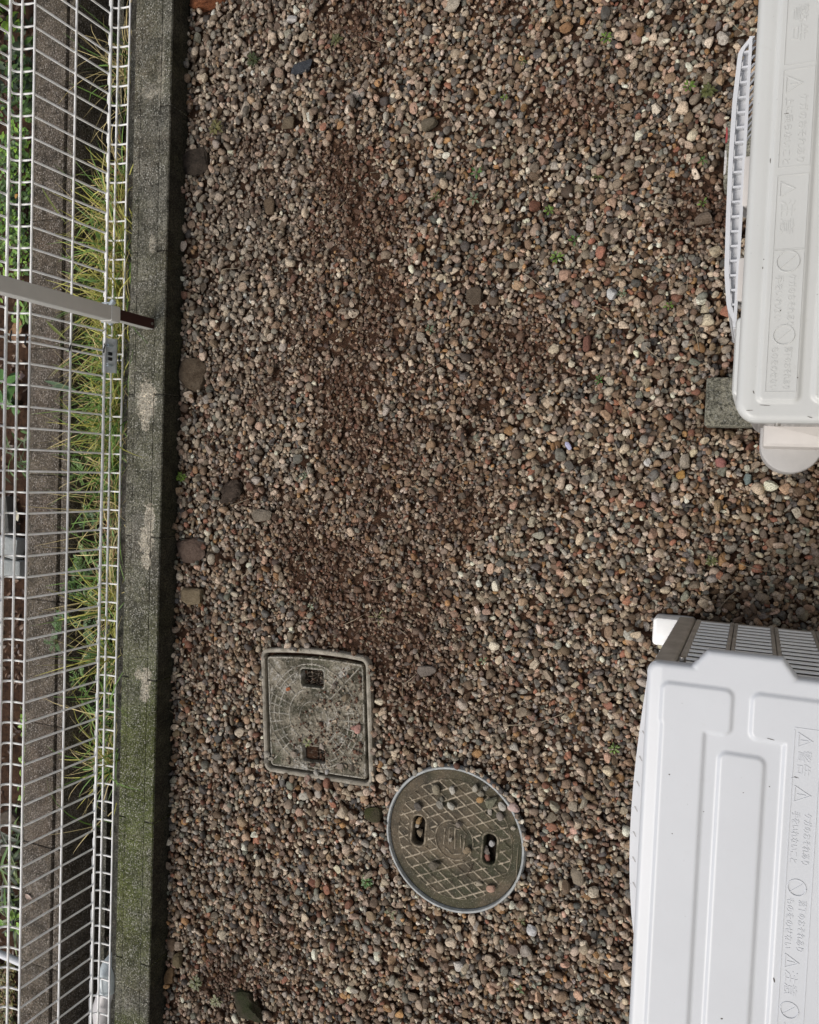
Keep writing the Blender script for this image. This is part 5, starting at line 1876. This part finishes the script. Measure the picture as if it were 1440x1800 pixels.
G1, G2, G3, G4 = (.18, .34, .05), (.27, .45, .06), (.09, .17, .04), (.03, .055, .02)
shrub('broad leaved bright green shrub beyond the far wall at the top left corner', 6, 25, .08, .1, -.02, .14, 150, .05, .024, [G2, G2, G1])
shrub('dark loose green shrub beyond the far wall, second from the top', 22, 110, .12, .12, -.08, .05, 130, .042, .018, [G4, G4, G3])
shrub('shaded dark green shrub behind the mesh, third from the top', 28, 165, .12, .1, -.09, .03, 110, .035, .016, [G4, G3])
shrub('small leaved lime green shrub beyond the far wall in the upper left', 22, 275, .11, .13, -.08, .06, 420, .02, .011, [G1, G2, G3, G3])
shrub('dense small leaved green shrub below the lime one beyond the far wall', 18, 365, .12, .14, -.08, .05, 460, .02, .011, [G1, G3, G3, G4])
shrub('yellow green small leaved shrub just above the post, beyond the far wall', 18, 440, .11, .12, -.08, .05, 360, .019, .01, [G1, G2, G3])
shrub('pale rosette plant just below the post, beyond the far wall', 26, 545, .03, .03, -.08, -.03, 40, .028, .014, [(.14, .22, .06), G1])
shrub('single broad bright leaved plant at the left edge beside the fence middle', 2, 705, .03, .05, -.05, .0, 9, .075, .05, [(.1, .22, .05)])
shrub('grassy grey green plant beyond the far wall above the pale slabs', 30, 800, .07, .09, -.08, -.02, 70, .06, .006, [(.1, .14, .06), G3])
shrub('small lime weed beyond the far wall in the lower left', 20, 1280, .03, .04, -.08, -.04, 40, .024, .012, [G2, G1])
shrub('tiny green weed at the far wall edge in the lower left', 30, 1340, .04, .05, -.08, -.04, 50, .022, .012, [G2, G1])
shrub('green leafy weed close to the far wall, just above the dark fern', 33, 1395, .03, .03, -.08, -.03, 30, .026, .014, [G1, G2])
shrub('dark fern like plant beyond the far wall near the bottom left', 10, 1560, .1, .16, -.09, -.02, 90, .12, .012, [G4, G4, G3, (.12, .18, .03)])
shrub('bright green leaf clump among dark fronds near the bottom left', 14, 1625, .04, .05, -.06, 0, 34, .035, .016, [G2, G1])
# moss carpet
items = []
for _ in range(1500):
    py = random.uniform(1692, 1830)
    x, y = at(random.uniform(-20, 30), py, -.08)
    if x > -2.16: continue
    q = random.uniform(.6, 1.3)
    cc = random.choice(((.2, .19, .045), (.27, .2, .06), (.11, .13, .03), (.2, .11, .05)))
    a = random.uniform(0, 6.28)
    items.append(((x, y, random.uniform(-.085, -.06)), (cos(a), sin(a), .5), (0, 0, 1), random.uniform(.01, .02), random.uniform(.004, .008), tuple(k * q for k in cc)))
v, f, c = leaf_arrays(items)
tag(link('moss', npmesh('moss', v, f, MAT['leaf'], True, [('col', c)])), 'yellow and green moss carpet beyond the far wall at the bottom left', 'moss', kind='stuff')
# leaf litter on the neighbour's soil
items = []
for _ in range(800):
    x, y = random.uniform(-2.5, -2.17), random.uniform(-2.0, 1.6)
    q = random.uniform(.5, 1.3)
    cc = random.choice(((.13, .07, .04), (.17, .1, .06), (.09, .05, .035), (.22, .15, .1)))
    a = random.uniform(0, 6.28)
    items.append(((x, y, -.085 + random.uniform(0, .012)), (cos(a), sin(a), random.gauss(0, .15)), (random.gauss(0, .3), random.gauss(0, .3), 1), random.uniform(.012, .032), random.uniform(.006, .014), tuple(k * q for k in cc)))
v, f, c = leaf_arrays(items)
tag(link('leaf_litter', npmesh('leaf_litter', v, f, MAT['leaf'], True, [('col', c)])), 'brown leaf litter on the ground beyond the far wall', 'leaf litter', kind='stuff')
for px, py, L, W, cc, lab, z in ((38, 662, .03, .022, (.42, .28, .25), 'pale pink dead leaf beyond the far wall, left of the joint plate', -.06), (30, 907, .035, .022, (.6, .56, .42), 'cream curled leaf beyond the far wall above the pale slabs', -.06),
                                 (29, 345, .016, .014, (.45, .24, .05), 'yellow leaf caught in the small leaved shrub', .06), (50, 1570 + 6, .03, .014, (.42, .3, .25), 'pale tan dead leaf lying on the far speckled wall', .006),
                                 (33, 575, .06, .04, (.34, .2, .1), 'orange tan dead fern leaf beyond the far wall below the post', -.06), (24, 588, .05, .03, (.26, .14, .07), 'rust brown dead leaf beyond the far wall below the post', -.065)):
    x, y = at(px, py, z)
    v, f, c = leaf_arrays([((0, 0, 0), (cos(px), sin(px), .1), (.1, .2, 1), L, W, cc)])
    tag(link('dead_leaf', npmesh('dead_leaf', v, f, MAT['leaf'], True, [('col', c)]), None, (x - cos(px) * L / 2, y - sin(px) * L / 2, z)), lab, 'leaf')
for px, py, sx, sy, lab, s in ((12, 962, .09, .07, 'pale grey concrete slab beyond the far wall, upper of two', 1), (14, 1000, .11, .06, 'pale grey concrete slab beyond the far wall, lower of two', 2), (4, 905, .05, .12, 'dark grey concrete piece beyond the far wall at the left edge', 3)):
    x, y = at(px, py, -.05)
    mb = MB().prism(rrect(-sx / 2, sx / 2, -sy / 2, sy / 2, .006, 2), -.04, 0.012, .005)
    o = link('concrete_slab', mb.mesh('concrete_slab', rockmat('slab_surface', (.3, .32, .31) if s < 3 else (.09, .09, .085), (.44, .46, .45) if s < 3 else (.15, .15, .14)), True, auto=40), None, (x, y, -.06))
    o.rotation_euler = (0, 0, radians(8 * (s - 2)))
    tag(o, lab, 'slab')
a, b = at(-30, 1664, -.02), at(40, 1694, -.02)
mb = MB().tube([(a[0], a[1], -.02), (b[0], b[1], -.02)], .012, 12)
tag(link('pipe', mb.mesh('pipe', MAT['plastic'], True, auto=40)), 'thin white plastic pipe lying beyond the far wall at the bottom left', 'pipe')
for k, (px, py, lab) in enumerate(((18, 1440, 'dark brown driftwood piece beyond the far wall, upper one'), (12, 1490, 'grey brown flat stone half hidden by dark fronds'))):
    x, y = at(px, py, -.06)
    rock_object('driftwood' if k == 0 else 'rock', lab, 'wood' if k == 0 else 'stone', x, y, -.07, .13, .06, .04, .4, rockmat('litter_surface', (.05, .04, .03), (.14, .115, .09)), 200 + k)
